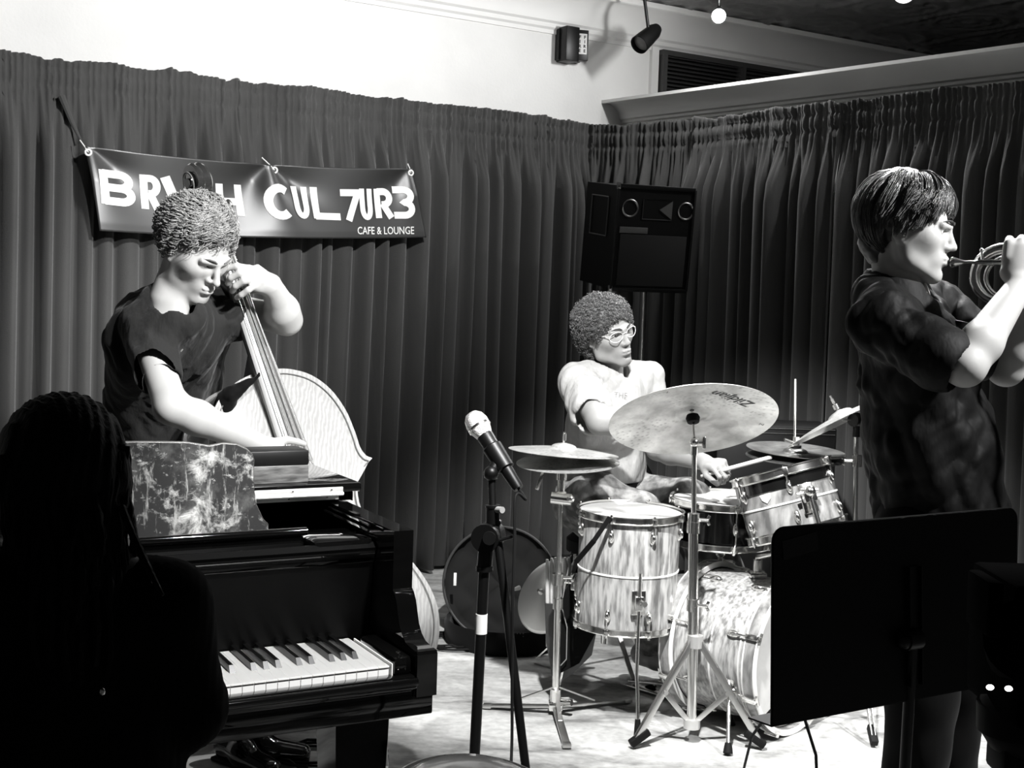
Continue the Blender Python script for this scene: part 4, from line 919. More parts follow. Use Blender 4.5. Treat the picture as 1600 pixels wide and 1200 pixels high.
ep = A(*(BB+bdir*.2)[:2], 0.); ep = BB+bdir*((BB[2]-.004)/-bdir[2]); mb = MB(); mb.tube([BB-bdir*.02+bn*-.09, BB+bdir*.03+bn*-.09], .018, 12); mb.tube([BB+bdir*.02+bn*-.09, ep+bn*-.09*0+bn*0-bn*.09+A(0, 0, 0)], .006, 10); mb.build('endpin', 'chrome', bs)
# peg box and scroll
mb = MB(); V = []
for i in range(8):
    t = tn-.0-.13*i/7; hw = .024-.004*i/7; dp = .05-.012*i/7; off = -.004-.012*(i/7)**2
    for w_, h_ in ((-1, 0), (-.95, -.6), (-.6, -1), (.6, -1), (.95, -.6), (1, 0), (.62, 0), (.6, -.35), (-.6, -.35), (-.62, 0)): V.append(bp_(t, hw*w_, .026+off+h_*dp))
mb.add(V, [(i*10+j, i*10+(j+1) % 10, i*10+10+(j+1) % 10, i*10+10+j) for i in range(7) for j in range(10)]+[tuple(range(10)), tuple(range(70, 80))[::-1]]); mb.build('pegbox', mat('dark_varnish', .03, .14, coat=.6, spec=.8), bs, sharp=.5)
sv = mat('dark_varnish', .03, .14); vc = bp_(tn-.16, 0, .005)
mb = MB(); V = []; m_ = 40
for i in range(m_):
    q = i/(m_-1); a = 2.9-q*2*math.pi*1.75; rr_ = .05*(1-q)**.75+.007; hw = .016+.017*q; th_ = .014+.006*(1-q)
    for (w_, r_) in ((-hw, rr_-th_), (-hw, rr_), (-hw*.55, rr_+.004), (0, rr_-.001), (hw*.55, rr_+.004), (hw, rr_), (hw, rr_-th_)):
        V.append(vc+bw*w_+(-bdir*math.sin(a)+bn*math.cos(a))*r_)
mb.add(V, [(i*7+j, i*7+j+1, i*7+8+j, i*7+7+j) for i in range(m_-1) for j in range(6)]+[(i*7, i*7+7, i*7+13, i*7+6) for i in range(m_-1)]+[tuple(range(7)), tuple(range((m_-1)*7, m_*7))]); mb.cyl(vc-bw*.036, vc+bw*.036, .014, 16); mb.build('scroll', sv, bs, sharp=.7)
mb = MB()
for sg in (-1, 1): mb.lathe([(.031, -.001), (.033, .0), (.031, .0015), (.028, 0)], vc+bw*sg*.03, axis=bw, k=32)
mb.build('scroll_edge', mat('pale_edge', .55, .3), bs)
for i, (t, sg) in enumerate(((tn-.02, 1), (tn-.05, -1), (tn-.08, 1), (tn-.11, -1))):
    p = bp_(t, 0, -.002); mb = MB(); mb.cyl(p, p+bw*sg*.07, .0065, 12); mb.cyl(p+bw*sg*.045, p+bw*sg*.055, .011, 12); d_ = nrm(bdir*.5-bn); mb.ball(p+bw*sg*.078, (.009, .018, .015), 12, Rb); mb.build('tuning_peg', 'nickel', bs)
# dark scarf tied round the upper bout
sc = Body(); sc.cap(PY(404, 588, 3.6), PY(362, 615, 3.58), .009, .016, .01).cap(PY(362, 615, 3.58), PY(340, 655, 3.62), .024, .03, .02).cap(PY(352, 618, 3.6), PY(352, 668, 3.6), .018, .026, .02)
sc.disp = lambda P: .006*vnoise(P, 55)
lo = np.minimum(PY(404, 588, 3.6), PY(330, 680, 3.6))-.07; hi = np.maximum(PY(404, 588, 3.6), PY(330, 680, 3.62))+.07
lo = A(min(PY(330, 680, 3.6)[0], PY(404, 588, 3.6)[0])-.06, 3.5, PY(350, 685, 3.6)[2]-.03); hi = A(PY(410, 588, 3.6)[0]+.05, 3.72, PY(404, 575, 3.6)[2]+.05)
tag(sc.mesh('black_scarf', lo, hi, .005, 'blackcloth'), 'black cloth strap tied round the shoulder of the double bass', 'strap')

# ================================================================== PEOPLE
def head_frame(f, roll=0.):
    f = nrm(f); r = nrm(np.cross(f, A(0, 0, 1))); u = np.cross(r, f); c, s = math.cos(roll), math.sin(roll); r, u = r*c+u*s, u*c-r*s
    return np.stack([r, f, u], 1)       # columns: person's right, forward, up
def add_head(b, c, R, s=1., wide=1., nose=1., jaw=1., chin=1., cheek=1., open_=True):
    """skull, face and ears in the head frame at c"""
    def q(x, y, z): return c+R@(A(x*wide, y, z)*s)
    E = lambda p, r, k=.02, sub=False: b.ell(q(*p), A(*r)*s, R, k*s, sub)
    Cc = lambda p0, p1, ra, rb, k=.015, sub=False: b.cap(q(*p0), q(*p1), ra*s, rb*s, k*s, sub)
    E((0, -.018, .035), (.076*wide, .096, .086), .02); E((0, .035, .0), (.062*wide, .058, .075), .03)
    E((0, .042, -.055), (.049*wide, .05, .052), .03)
    for sg in (-1, 1):
        Cc((sg*.055, .0, -.03), (sg*.047*jaw, .02, -.075), .014, .014, .035); Cc((sg*.047*jaw, .02, -.078), (sg*.016, .078, -.108), .012*jaw, .013, .035)
        E((sg*.043, .06, -.016), (.02, .019, .017), .035); E((sg*.042, .022, -.022), (.026, .042, .046), .03)
        E((sg*.034, .107, .0035), (.018, .0205, .0115), .014, True)
        E((sg*.0325, .0765, .003), (.0145, .0145, .0135), .003)
        if open_: E((sg*.0325, .0965, .0005), (.0122, .011, .0046), .002, True)
        Cc((sg*.048, .083, .012), (sg*.018, .095, .014), .0035, .004, .006)
        Cc((sg*.046, .088, .019), (sg*.012, .1, .017), .0065, .0075, .012)
        E((sg*.014, .088, -.02), (.012, .012, .018), .012)
        E((sg*.013, .1035, -.0365), (.0075, .011, .0075), .006)
        E((sg*.0062, .11, -.0468), (.0024, .003, .002), .003, True)
        E((sg*.078, -.008, -.008), (.007, .018, .03), .006); Cc((sg*.083, -.02, .01), (sg*.084, -.0, .016), .0045, .004, .006); Cc((sg*.085, -.022, .008), (sg*.082, -.018, -.025), .0045, .004, .006)
        E((sg*.079, .0, -.033), (.005, .009, .01), .006); E((sg*.089, -.003, -.003), (.006, .009, .015), .004, True)
        Cc((sg*.018, .098, -.046), (sg*.03, .088, -.066), .0012, .001, .006, True)
    E((0, .082, -.107*chin-.002), (.022, .019, .016), .02); E((0, .078, -.07), (.03, .03, .028), .02)
    Cc((0, .094, .016), (0, .115*nose, -.028), .0075, .0085, .012); E((0, .1175*nose, -.034), (.0098, .0098, .0085), .006)
    E((0, .104, -.0635), (.0215, .0088, .0055), .006); E((0, .103, -.0745), (.0195, .0098, .0066), .006); Cc((-.0225, .103, -.069), (.0225, .103, -.069), .0016, .0016, .003, True); E((0, .112, -.069), (.012, .004, .0016), .003, True)
    E((0, .104, -.088), (.02, .006, .005), .008, True)
    return q
def eyes(person, q, R, s=1., closed=False, brow='brow', bs_=1.):
    for sg in (-1, 1):
        if not closed:
            mb = MB(); mb.ball(q(sg*.0325, .0785, .0015), .0128*s, 16, R); e = mb.build('eye', 'eyewhite', person)
            mb = MB(); mb.ball(q(sg*.0325, .0868, .0015), .0055*s, 12, R); mb.build('iris', 'pupil', e)
        mb = MB(); mb.tube([q(sg*(.019+.0068*i), .094-.0022*i*i*.25-(.002*i), .004+.0042*math.sin(math.pi*i/4)-(.0055 if closed else 0)) for i in range(5)], [.0008, .0013, .0015, .0013, .0007], 5); mb.build('eyelashes', 'brow', person)
        P = []; r_ = random.Random(5)
        mb = MB(); mb.tube([q(sg*.012, .1075, .0215), q(sg*.022, .1065, .0275), q(sg*.035, .1, .029), q(sg*.048, .088, .024)], [.0018*bs_, .0026*bs_, .0022*bs_, .0008*bs_], 8); mb.build('eyebrow', brow, person)
def add_hand(b, w, d, n, s, curls, sc=1., thumb=None, spread=.06, k=.006):
    """w wrist, d towards the knuckles, n palm side normal, s thumb side; curls: per finger (mcp,pip,dip) radians, index first"""
    d = nrm(d); n = nrm(n-d*(n@d)); sd = np.cross(d, n); sd = sd if sd@np.asarray(s) > 0 else -sd
    K = w+d*.092*sc; b.ecap(w+d*.012*sc, w+d*.075*sc, (.027*sc, .017*sc), (.039*sc, .0135*sc), sd, .012)
    b.cap(w+d*.02*sc+sd*.02*sc+n*.008*sc, w+d*.05*sc+sd*.028*sc+n*.012*sc, .014*sc, .012*sc, .012)
    ends = []
    for i, (off, L3, r0) in enumerate(((.030, (.043, .026, .021), .0092), (.010, (.047, .030, .022), .0094), (-.010, (.044, .028, .021), .0089), (-.029, (.035, .021, .018), .0079))):
        p = K+sd*off*sc-d*(.004 if i in (1, 2) else .01)*sc*(1 if i < 3 else 1.6); ang = 0.; dd0 = nrm(d+sd*(1.5-i)*spread)
        b.cap(p-d*.03*sc, p, .0095*sc, .0102*sc, .008)
        for j in range(3):
            ang += curls[i][j]; dd = dd0*math.cos(ang)+n*math.sin(ang); e = p+dd*L3[j]*sc; ra = r0*(1-.08*j)*sc; b.cap(p, e, ra, ra*.9, .004 if j else k); p = e
        ends.append(p)
    t0 = w+d*.025*sc+sd*.026*sc+n*.01*sc; tp = thumb if thumb else ((.6, .75, .35), (.85, .45, .45))
    t1 = t0+nrm(d*tp[0][0]+sd*tp[0][1]+n*tp[0][2])*.044*sc; t2 = t1+nrm(d*tp[1][0]+sd*tp[1][1]+n*tp[1][2])*.034*sc; t3 = t2+nrm(d*tp[1][0]+sd*tp[1][1]*.7+n*tp[1][2])*.024*sc
    b.cap(t0, t1, .0135*sc, .0115*sc, .01).cap(t1, t2, .0112*sc, .0098*sc, .004).cap(t2, t3, .0098*sc, .0082*sc, .004); return ends
def bounds(pts, pad):
    P = np.array(pts); return P.min(0)-pad, P.max(0)+pad
def arm(b, sh, el, wr, r=(.052, .043, .038, .028), k=.02):
    sh, el, wr = map(np.asarray, (sh, el, wr)); b.cap(sh, el, r[0], r[1], k); m = el+(wr-el)*.28; b.cap(el, m, r[1]*.97, r[2]*1.08, k); b.cap(m, wr, r[2]*1.08, r[3], k)
def strands(roots, dirs, c, R, rad, lift, comb, n=12, step=.008, curl=(0, 0), wob=.25, seed=0, grav=0., keep=True):
    """grow hair paths over an ellipsoid scalp (centre c, axes R, radii rad)"""
    r = np.random.default_rng(seed); N_ = len(roots); P = np.array(roots, float); D = np.array(dirs, float); path = []
    ph = r.uniform(0, 6.28, N_); fr = curl[1]*r.uniform(.7, 1.3, N_); lf = lift*r.uniform(.35, 1.15, N_)
    W = r.normal(size=(N_, 3))
    for i in range(n):
        path.append(P.copy()); t = i/(n-1)
        g = comb(P)+wob*vnoise(P+W*.002, 18)[:, None]*W*.5; D = D*.55+g*.45; D[:, 2] -= grav*t; D /= np.linalg.norm(D, axis=1, keepdims=True)+1e-9
        P = P+D*(step if np.isscalar(step) else step[:, None])
        q = (P-c)@R/rad; m = np.linalg.norm(q, axis=1); want = 1+lf*min(1, .25+t*1.3)/rad.mean()
        bad = m < want
        if keep: q = q*(want/np.maximum(m, 1e-6))[:, None]*np.where(bad, 1, 0)[:, None]+q*np.where(bad, 0, 1)[:, None]; P = c+(q*rad)@R.T
    path = np.stack(path, 1)
    if curl[0]:
        T = np.gradient(path, axis=1); T /= np.linalg.norm(T, axis=2, keepdims=True)+1e-9; u = np.cross(T, A(.3, .5, .8)); u /= np.linalg.norm(u, axis=2, keepdims=True)+1e-9; v = np.cross(T, u)
        a = ph[:, None]+fr[:, None]*np.arange(n)[None]; am = curl[0]*np.minimum(1, np.arange(n)/3.)[None]*r.uniform(.6, 1.3, N_)[:, None]
        path = path+am[..., None]*(np.cos(a)[..., None]*u+np.sin(a)[..., None]*v)
    return path
def scalp_points(n, c, R, rad, ok, seed=0):
    r = np.random.default_rng(seed); out = []
    while len(out) < n:
        v = r.normal(size=(n*3, 3)); v /= np.linalg.norm(v, axis=1, keepdims=True); v = v[[ok(x) for x in v]]; out = list(out)+list(v)
    v = np.array(out[:n]); P = c+(v*rad)@R.T; Nn = (v/rad)@R.T; Nn /= np.linalg.norm(Nn, axis=1, keepdims=True); return P, Nn, v
def guided(cen, R, rad, roots, tip, n=14, lift=.012, bulge=.012, clumps=36, daz=0., jit=.06, curl=(0, 0), seed=0, maxlen=9.):
    """locks combed over an ellipsoid: roots (az, el), tip(az) -> (el_tip, azshift, extra lift); angles in radians, az 0 = face"""
    r = np.random.default_rng(seed); az = roots[:, 0]; el = roots[:, 1]; N_ = len(az); cl = r.integers(0, clumps, N_)
    order = np.argsort(az); cl = np.empty(N_, int); cl[order] = (np.arange(N_)*clumps//N_); co = r.normal(size=(clumps, 4))
    T = np.array([tip(a) for a in az]); te = T[:, 0]+co[cl, 0]*jit*1.4+r.normal(size=N_)*jit*.6; te = np.minimum(te, el-.12); te = np.maximum(te, el-maxlen*r.uniform(.6, 1, N_)); ta = az+T[:, 1]+daz+co[cl, 1]*jit+r.normal(size=N_)*jit*.35
    t = np.linspace(0, 1, n)[None]; E = el[:, None]+(te-el)[:, None]*t; Z = az[:, None]+(ta-az)[:, None]*t**1.2
    lf = lift*(r.uniform(.4, 1.1, N_))[:, None]*np.minimum(1, t*4+.3)+bulge*np.sin(np.pi*np.minimum(t*1.1, 1))*(.6+.4*co[cl, 2])[:, None]+T[:, 2][:, None]*t**1.5+.004*co[cl, 3][:, None]*t
    X = np.stack([np.cos(E)*np.sin(Z)*(rad[0]+lf), np.cos(E)*np.cos(Z)*(rad[1]+lf), np.sin(E)*(rad[2]+lf)], -1)
    X = X+.003*np.stack([vnoise(X, 30), vnoise(X+4, 30), vnoise(X+9, 30)], -1)*t[..., None]; path = cen+X@R.T
    if curl[0]:
        T_ = np.gradient(path, axis=1); T_ /= np.linalg.norm(T_, axis=2, keepdims=True)+1e-9; u = np.cross(T_, A(.3, .5, .8)); u /= np.linalg.norm(u, axis=2, keepdims=True)+1e-9; v = np.cross(T_, u)
        ph = (co[cl, 0]*3+r.normal(size=N_)*.35)[:, None]; a = ph+(curl[1]*(1+.2*co[cl, 1]))[:, None]*np.arange(n)[None]; am = curl[0]*(1+.25*co[cl, 2])[:, None]*np.minimum(1, np.arange(n)/2.5)[None]
        path = path+am[..., None]*(np.cos(a)[..., None]*u+np.sin(a)[..., None]*v)
    return path
def hairmat(name, col, rough=.35, col2=None):
    m = mat(name, col, rough, spec=.7, sheen=.3, noise=('noise', 60, col2 if col2 is not None else col*2, (.3, .7), (1, 1, 1))); return m
# ------------------------------------------------------------------ the bass player
f = nrm(A(.68, -.47, -.56)); HR = head_frame(f, -.06); hc_ = PY(306, 387, 3.5)
neck = PY(262, 468, 3.52); shR = PY(218, 508, 3.52); shL = PY(338, 478, 3.76); elR = PY(268, 636, 3.36); wrR = PY(405, 694, 3.5)
elL = PY(448, 500, 3.74); wrL = PY(424, 446, 3.62); chest = PY(270, 560, 3.72); hip = PY(256, 745, 3.96)
b = Body(); q = add_head(b, hc_, HR, 1.0, nose=1.04, open_=False)
b.ecap(q(0, -.03, -.04), neck, (.046, .05), (.05, .052), HR[:, 0], .025); b.cap(q(0, .01, -.08), neck+A(.03, -.02, -.03), .026, .032, .02)
b.cap(neck-A(0, 0, .06), shR+A(.03, .02, -.02), .035, .045, .04); b.cap(neck-A(0, 0, .06), shL-A(.03, .02, .02), .035, .045, .04); b.cap(neck-A(0, 0, .1), chest, .06, .07, .04); b.ecap(chest, hip, (.1, .06), (.12, .08), shL-shR, .05)
arm(b, shR+A(.012, .01, -.01), elR, wrR, (.043, .045, .042, .029)); arm(b, shL, elL, wrL, (.046, .043, .043, .03))
# plucking hand
add_hand(b, wrR, nrm(PY(436, 724, 3.52)-wrR), A(.1, .9, -.2), A(.2, -.1, 1), [(.35, .6, .4), (.4, .7, .4), (.6, .8, .5), (.7, .9, .5)], 1.0)
# stopping hand: fingers laid across the board
b.ecap(wrL, PY(396, 433, 3.585), (.028, .018), (.04, .015), PY(396, 420, 3.59)-PY(396, 450, 3.59), .012)
fing = [((389, 420), (370, 416), (355, 419), (350, 427)), ((391, 429), (375, 427), (361, 434), (356, 443)), ((394, 438), (381, 439), (368, 447), (363, 455)), ((398, 447), (388, 453), (377, 461), (370, 465))]
for i, js in enumerate(fing):
    Ys = (3.585, 3.545, 3.55, 3.565); P = [PY(x, y, Y_) for (x, y), Y_ in zip(js, Ys)]; r_ = (.0104, .0106, .0101, .0093)[i]
    b.cap(PY(408, 437, 3.595), P[0], .012, r_*1.15, .008)
    for j in range(3): b.cap(P[j], P[j+1], r_*(1.05-.07*j), r_*(.98-.07*j), .004)
th_ = [PY(410, 452, 3.62), PY(392, 452, 3.67), PY(378, 446, 3.69)]; b.cap(th_[0], th_[1], .0145, .012, .01).cap(th_[1], th_[2], .012, .01, .004)
lo, hi = bounds([hc_-.12, hc_+.13, shR, shL, elR, elL, wrR, PY(450, 735, 3.5), hip], .07)
bassist = b.mesh('person', lo, hi, .0034, 'skin')
tag(bassist, 'person with curly hair in a dark t-shirt, head bowed, playing the double bass', 'person')
eyes(bassist, q, HR, closed=True, brow=mat('light_eyebrow', .16, .7))
# t-shirt
s = Body(); W_ = nrm(shL-shR)
s.ecap(PY(268, 522, 3.66), PY(262, 600, 3.82), (.182, .12), (.172, .125), W_, .05); s.ecap(PY(262, 600, 3.82), hip, (.17, .125), (.175, .13), W_, .05)
hemB = shR+(elR-shR)*.6; s.cap(shR+A(.01, .01, .0), hemB, .068, .064, .03); s.cap(shL, PY(366, 500, 3.7), .066, .064, .03); s.cap(neck+A(-.03, .015, -.008), shR+A(.02, .02, 0), .052, .06, .04); s.cap(neck+A(.01, .05, -.01), shL, .055, .058, .04); s.ell(PY(225, 530, 3.68), (.1, .12, .14), None, .06)
s.ecap(neck+A(.03, -.015, -.05), PY(285, 535, 3.64), (.09, .07), (.12, .1), W_, .04)
aR = nrm(elR-shR); s.cap(hemB+aR*.095, hemB+aR*.2, .08, .08, .004, True); s.cap(hemB+aR*.03, hemB+aR*.1, .05, .053, .004, True); s.half(hemB+aR*.02, aR*1.) if 0 else None; s.cap(q(0, -.02, -.06), neck+A(.032, -.03, -.002), .048, .056, .006, True)
fold = lambda P: .004*vnoise(P*A(1, 1, .45), 22)+.01*vnoise(P*A(1.0, 1, .5), 9)+.005*np.sin((P@A(.9, -.3, .75))*70+5*vnoise(P, 6))*np.clip(vnoise(P, 5)+.3, 0, 1)
s.disp = lambda P: (.019*ridged(P, A(.5, 0, 1), 11)+.008*ridged(P, A(-.6, .2, .8), 24, 3)-.013)*np.clip((np.linalg.norm(P-hemB-aR*.04, axis=1)-.07)/.05, 0, 1)
def sleeve_cut(P0, d):  # trims a sleeve only near P0
    pass
lo, hi = bounds([shR, shL, hip, neck+A(0, 0, .04), PY(180, 520, 3.8), PY(375, 520, 3.8)], .13)
hem = PY(240, 592, 3.385)
s.mesh('t_shirt', lo, hi, .0048, 'shirt', bassist)
t = Body(); t.ecap(hip+A(0, 0, .03), hip-A(0, 0, .12), (.165, .125), (.16, .12), W_, .03)
fR = A(-.92, 4.05, 0); fL = A(-.68, 4.12, 0)
for hx, ft_ in ((-.09, fR), (.09, fL)):
    h0 = hip+W_*hx+A(0, 0, -.1); kn = (h0+ft_)/2+A(.02, -.02, .06); t.cap(h0, kn, .09, .07, .04).cap(kn, ft_+A(0, 0, .1), .07, .06, .03)
t.disp = lambda P: .004*vnoise(P, 14)
lo, hi = bounds([hip+A(0, 0, .1), fR, fL], .18); lo[2] = .03
t.mesh('trousers', lo, hi, .009, 'blackcloth', bassist)
for i, (a_, h_) in enumerate(((PZ(398, 1160, .06), PZ(452, 1172, .035)), (PZ(372, 1166, .06), PZ(330, 1178, .04)))):
    d_ = nrm(A(*(h_-a_)[:2], 0)) if i == 0 else nrm(A(.8, -.6, 0)); a_ = A(a_[0], a_[1], 0)
    sb = Body(); sb.ecap(a_-d_*.06+A(0, 0, .05), a_+d_*.02+A(0, 0, .05), (.036, .045), (.04, .045), np.cross(d_, A(0, 0, 1)), .02); sb.ecap(a_+d_*.03+A(0, 0, .04), a_+d_*.15+A(0, 0, .028), (.042, .036), (.036, .024), np.cross(d_, A(0, 0, 1)), .03); sb.half(a_+A(0, 0, .012), A(0, 0, -1))
    lo, hi = bounds([a_-d_*.1, a_+d_*.2+A(0, 0, .1)], .06); sh_ = sb.mesh('shoe', lo, hi, .005, 'lacquer', bassist)
    mb = MB(); mb.rbox(a_-d_*.09+A(0, 0, .009), a_+d_*.17+A(0, 0, .009), .07, .014, A(0, 0, 1), .006); mb.build('sole', 'rubber', sh_)
# curly hair
rad = A(.079, .099, .09)*1.0; cH = q(0, -.018, .035)
ok = lambda v: (v[2] > -.62 and v[1] < .3 and not (v[2] < -.2 and v[1] > .05)) or (v[2] > .5 and v[1] < .7)
r_ = np.random.default_rng(5); az = r_.uniform(-math.pi, math.pi, 3800); lowel = np.where(abs(az) < .75, .75, np.where(abs(az) < 1.3, .25, -.55)); el = lowel+(1.5-lowel)*r_.uniform(0, 1, 3800)**.8
def tipf(a):
    a = abs(a); return (.5 if a < .7 else (.0 if a < 1.25 else -.62), 0., .006)
pth = guided(cH, HR, rad, np.stack([az, el], 1), tipf, n=18, lift=.013, bulge=.007, clumps=120, jit=.13, curl=(.0075, .95), seed=6, maxlen=.75)
V, Q = tubes(pth, np.linspace(.0018, .0009, 18), 3); hm = hairmat('light_brown_curly_hair', .13, .42, .42)
cap_ = Body(); cap_.ell(cH, rad+.004, HR, .02); cap_.ell(q(0, .085, -.055), (.075, .075, .105), HR, .01, True); cap_.ell(q(0, .075, -.0), (.06, .06, .05), HR, .015, True); cap_.disp = lambda P: .008*vnoise(P, 60)
cap_.half(q(0, 0, -.062), -HR[:, 2])
lo, hi = bounds([cH-.13, cH+.13], .0); hc1 = cap_.mesh('hair', lo, hi, .0045, hairmat('brown_hair_base', .04, .6, .09), bassist)
mesh_obj('curls', V, Q, hm, hc1, sharp=0)
# ------------------------------------------------------------------ the drummer
f = nrm(A(.60, -.78, -.08)); HR = head_frame(f, -.3); hc_ = PY(947, 517, 4.82)
neck = PY(953, 574, 4.85); shR = PY(905, 600, 4.74); shL = PY(1003, 594, 4.98); elR = PY(938, 658, 4.52); wrR = PY(1032, 660, 4.5)
elL = PY(1028, 700, 4.86); wrL = PY(1100, 722, 4.68); chest = PY(950, 640, 4.86); hip = PY(950, 768, 4.95)
b = Body(); q = add_head(b, hc_, HR, 1.0, wide=1.05, jaw=1.15, nose=.98)
b.ecap(q(0, -.025, -.04), neck, (.046, .048), (.05, .052), HR[:, 0], .012)
b.cap(neck-A(0, 0, .06), shR+A(.03, .02, -.02), .035, .045, .04).cap(neck-A(0, 0, .06), shL-A(.03, .02, .02), .035, .045, .04).cap(neck-A(0, 0, .1), chest, .06, .1, .04); b.ecap(chest, hip, (.14, .1), (.14, .11), shL-shR, .05)
arm(b, shR, elR, wrR, (.056, .048, .046, .031)); arm(b, shL, elL, wrL, (.052, .046, .044, .031))
add_hand(b, wrR, nrm(PY(1062, 652, 4.46)-wrR), A(0, 0, -1), A(0, -1, .2), [(.7, .9, .6)]*4, 1.0)
hdir = nrm(PY(1126, 727, 4.6)-wrL); add_hand(b, wrL, hdir, A(.1, .45, -.9), A(.1, -.9, -.3), [(.75, 1.2, .7), (.9, 1.3, .7), (1., 1.3, .7), (1.1, 1.3, .7)], 1.02, thumb=((.8, .5, .3), (.9, .0, .5)))
lo, hi = bounds([hc_-.13, hc_+.13, shR, shL, elR, elL, wrR, PY(1150, 740, 4.55), PY(1110, 700, 4.4), hip], .07)
drummer = b.mesh('person', lo, hi, .004, 'skin_tan')
tag(drummer, 'person with a dark afro and clear glasses in a white t-shirt, seated at the drums', 'person')
eyes(drummer, q, HR, bs_=1.2)
mb = MB(); mb.ball(q(0, .088, -.108), (.012, .008, .01), 8, HR); mb.build('goatee', mat('short_beard', .16, .9), drummer)
# glasses
gl = root('eyeglasses', q(0, .1, 0), 'clear-framed eyeglasses on the face of the drummer', 'glasses')
for sg in (-1, 1):
    mb = MB(); mb.tube([q(sg*(.0355+.027*math.cos(a)), .108-.012*abs(math.cos(a) if math.cos(a) > 0 else 0)-.004, -.001+.0185*math.sin(a)) for a in [i*math.pi/10 for i in range(20)]],   .0012, 6, closed=True)
    mb.tube([q(sg*.061, .094, .008), q(sg*.078, .05, .01), q(sg*.082, -.01, .008)], .0013, 6); mb.build('rim', 'glass', gl)
mb = MB(); mb.tube([q(-.0105, .107, .004), q(0, .111, .007), q(.0105, .107, .004)],   .0012, 6); mb.build('bridge', 'glass', gl)
# t-shirt
W_ = nrm(shL-shR); s = Body()
s.ecap(PY(948, 625, 4.86), PY(944, 740, 4.94), (.172, .125), (.165, .145), W_, .05); s.ecap(PY(944, 735, 4.94), PY(944, 752, 4.95), (.17, .15), (.166, .15), W_, .03)
s.cap(shR+A(-.005, .01, 0), PY(922, 642, 4.6), .074, .078, .03); s.cap(shL, PY(1014, 655, 4.94), .072, .07, .03)
s.cap(neck+A(-.025, .02, -.012), shR+A(0, .02, .01), .05, .06, .04); s.cap(neck+A(.025, .03, -.012), shL+A(0, .02, .01), .05, .06, .04); s.ecap(neck+A(.005, -.02, -.07), PY(955, 660, 4.8), (.1, .08), (.14, .1), W_, .04)
s.cap(q(0, -.02, -.08), neck+A(.012, -.03, .0), .05, .06, .006, True)
aR = nrm(elR-shR); e_ = PY(922, 642, 4.6); s.cap(e_+aR*.02, e_+aR*.1, .062, .068, .004, True)
s.disp = lambda P: .02*ridged(P, A(.45, 0, 1), 10)+.008*ridged(P, A(.2, .2, .8), 22, 3)-.014
s.half(PY(944, 747, 4.95), A(0, 0, -1))
lo, hi = bounds([shR, shL, neck, PY(944, 752, 4.95), e_, PY(876, 700, 4.9)], .16); shirt = s.mesh('t_shirt', lo, hi, .0055, 'tee', drummer)
mb = MB(); V_, F_ = text_mesh('THE', .03, .0); p_ = PY(970, 618, 4.72); mb.add(p_+V_[:, :1]*A(.93, .2, -.05)+V_[:, 1:2]*A(.02, .1, .98), F_); tx = mb.build('lettering', mat('grey_ink', .2, .7), shirt, smooth=False)
# jeans and belt
t = Body(); hipR = PY(905, 786, 4.86); hipL = PY(985, 780, 5.0); knR = PY(1000, 802, 4.6+.1); knL = PY(1078, 782, 4.78); ftR = A(.575, 4.88, .1); ftL = A(1.0, 4.76, .1)
t.ecap(PY(944, 752, 4.95), PY(944, 790, 4.96), (.16, .14), (.175, .15), W_, .04); t.cap(hipR, PY(930, 778, 4.76), .105, .1, .05).cap(PY(930, 778, 4.78), knR, .1, .078, .04).cap(hipL, knL, .105, .08, .04).cap(knR, ftR+A(0, 0, .05), .078, .068, .03).cap(knL, ftL+A(0, 0, .05), .08, .06, .03)
t.disp = lambda P: .005*vnoise(P, 16)+.008*np.clip(np.sin((P@A(.9, .3, .5))*55+5*vnoise(P, 6)), 0, 1)*np.clip(vnoise(P, 5)+.4, 0, 1)
lo, hi = bounds([hipR, hipL, knR, knL, ftR, ftL, PY(944, 740, 4.95)], .16); lo[2] = .1
jn = t.mesh('jeans', lo, hi, .0075, 'jeans', drummer)
mb = MB(); mb.lathe([(1.0, -.016), (1.03, -.014), (1.03, .014), (1., .016)], (0, 0, 0), k=48); Vb = np.concatenate(mb.v); cb = PY(944, 752, 4.95); wv = W_; nv = np.cross(wv, A(0, 0, 1)); Vb = cb+Vb[:, :1]*wv*.166+Vb[:, 1:2]*nv*.146+Vb[:, 2:]*A(0, 0, 1); mesh_obj('belt', Vb, mb.f, M['rubber'], drummer)
for p_, d_ in ((ftR, bax), (ftL, nrm(A(.5, -.8, 0)))):
    sb = Body(); a_ = A(p_[0], p_[1], 0); w_ = np.cross(d_, A(0, 0, 1)); sb.ecap(a_-d_*.06+A(0, 0, .09), a_+d_*.02+A(0, 0, .09), (.036, .045), (.04, .045), w_, .02); sb.ecap(a_+d_*.03+A(0, 0, .085), a_+d_*.15+A(0, 0, .065), (.042, .032), (.04, .026), w_, .03)
    lo, hi = bounds([a_-d_*.1+A(0, 0, .03), a_+d_*.2+A(0, 0, .15)], .06); sb.mesh('shoe', lo, hi, .006, 'blackcloth' if d_ is not bax else 'grey', drummer)
# stick in the hand
a_ = PY(1117, 738, 4.6); b_ = PY(1206, 714, 4.5); mb = MB(); mb.tube([a_-(b_-a_)*.25, a_, b_*.9+a_*.1, b_-(b_-a_)*.02, b_], [.005, .0075, .008, .0078, .004], 10)
tag(mb.build('drumstick', 'wood'), 'pale drumstick in the drummer\'s hand above the snare drum', 'drumstick')
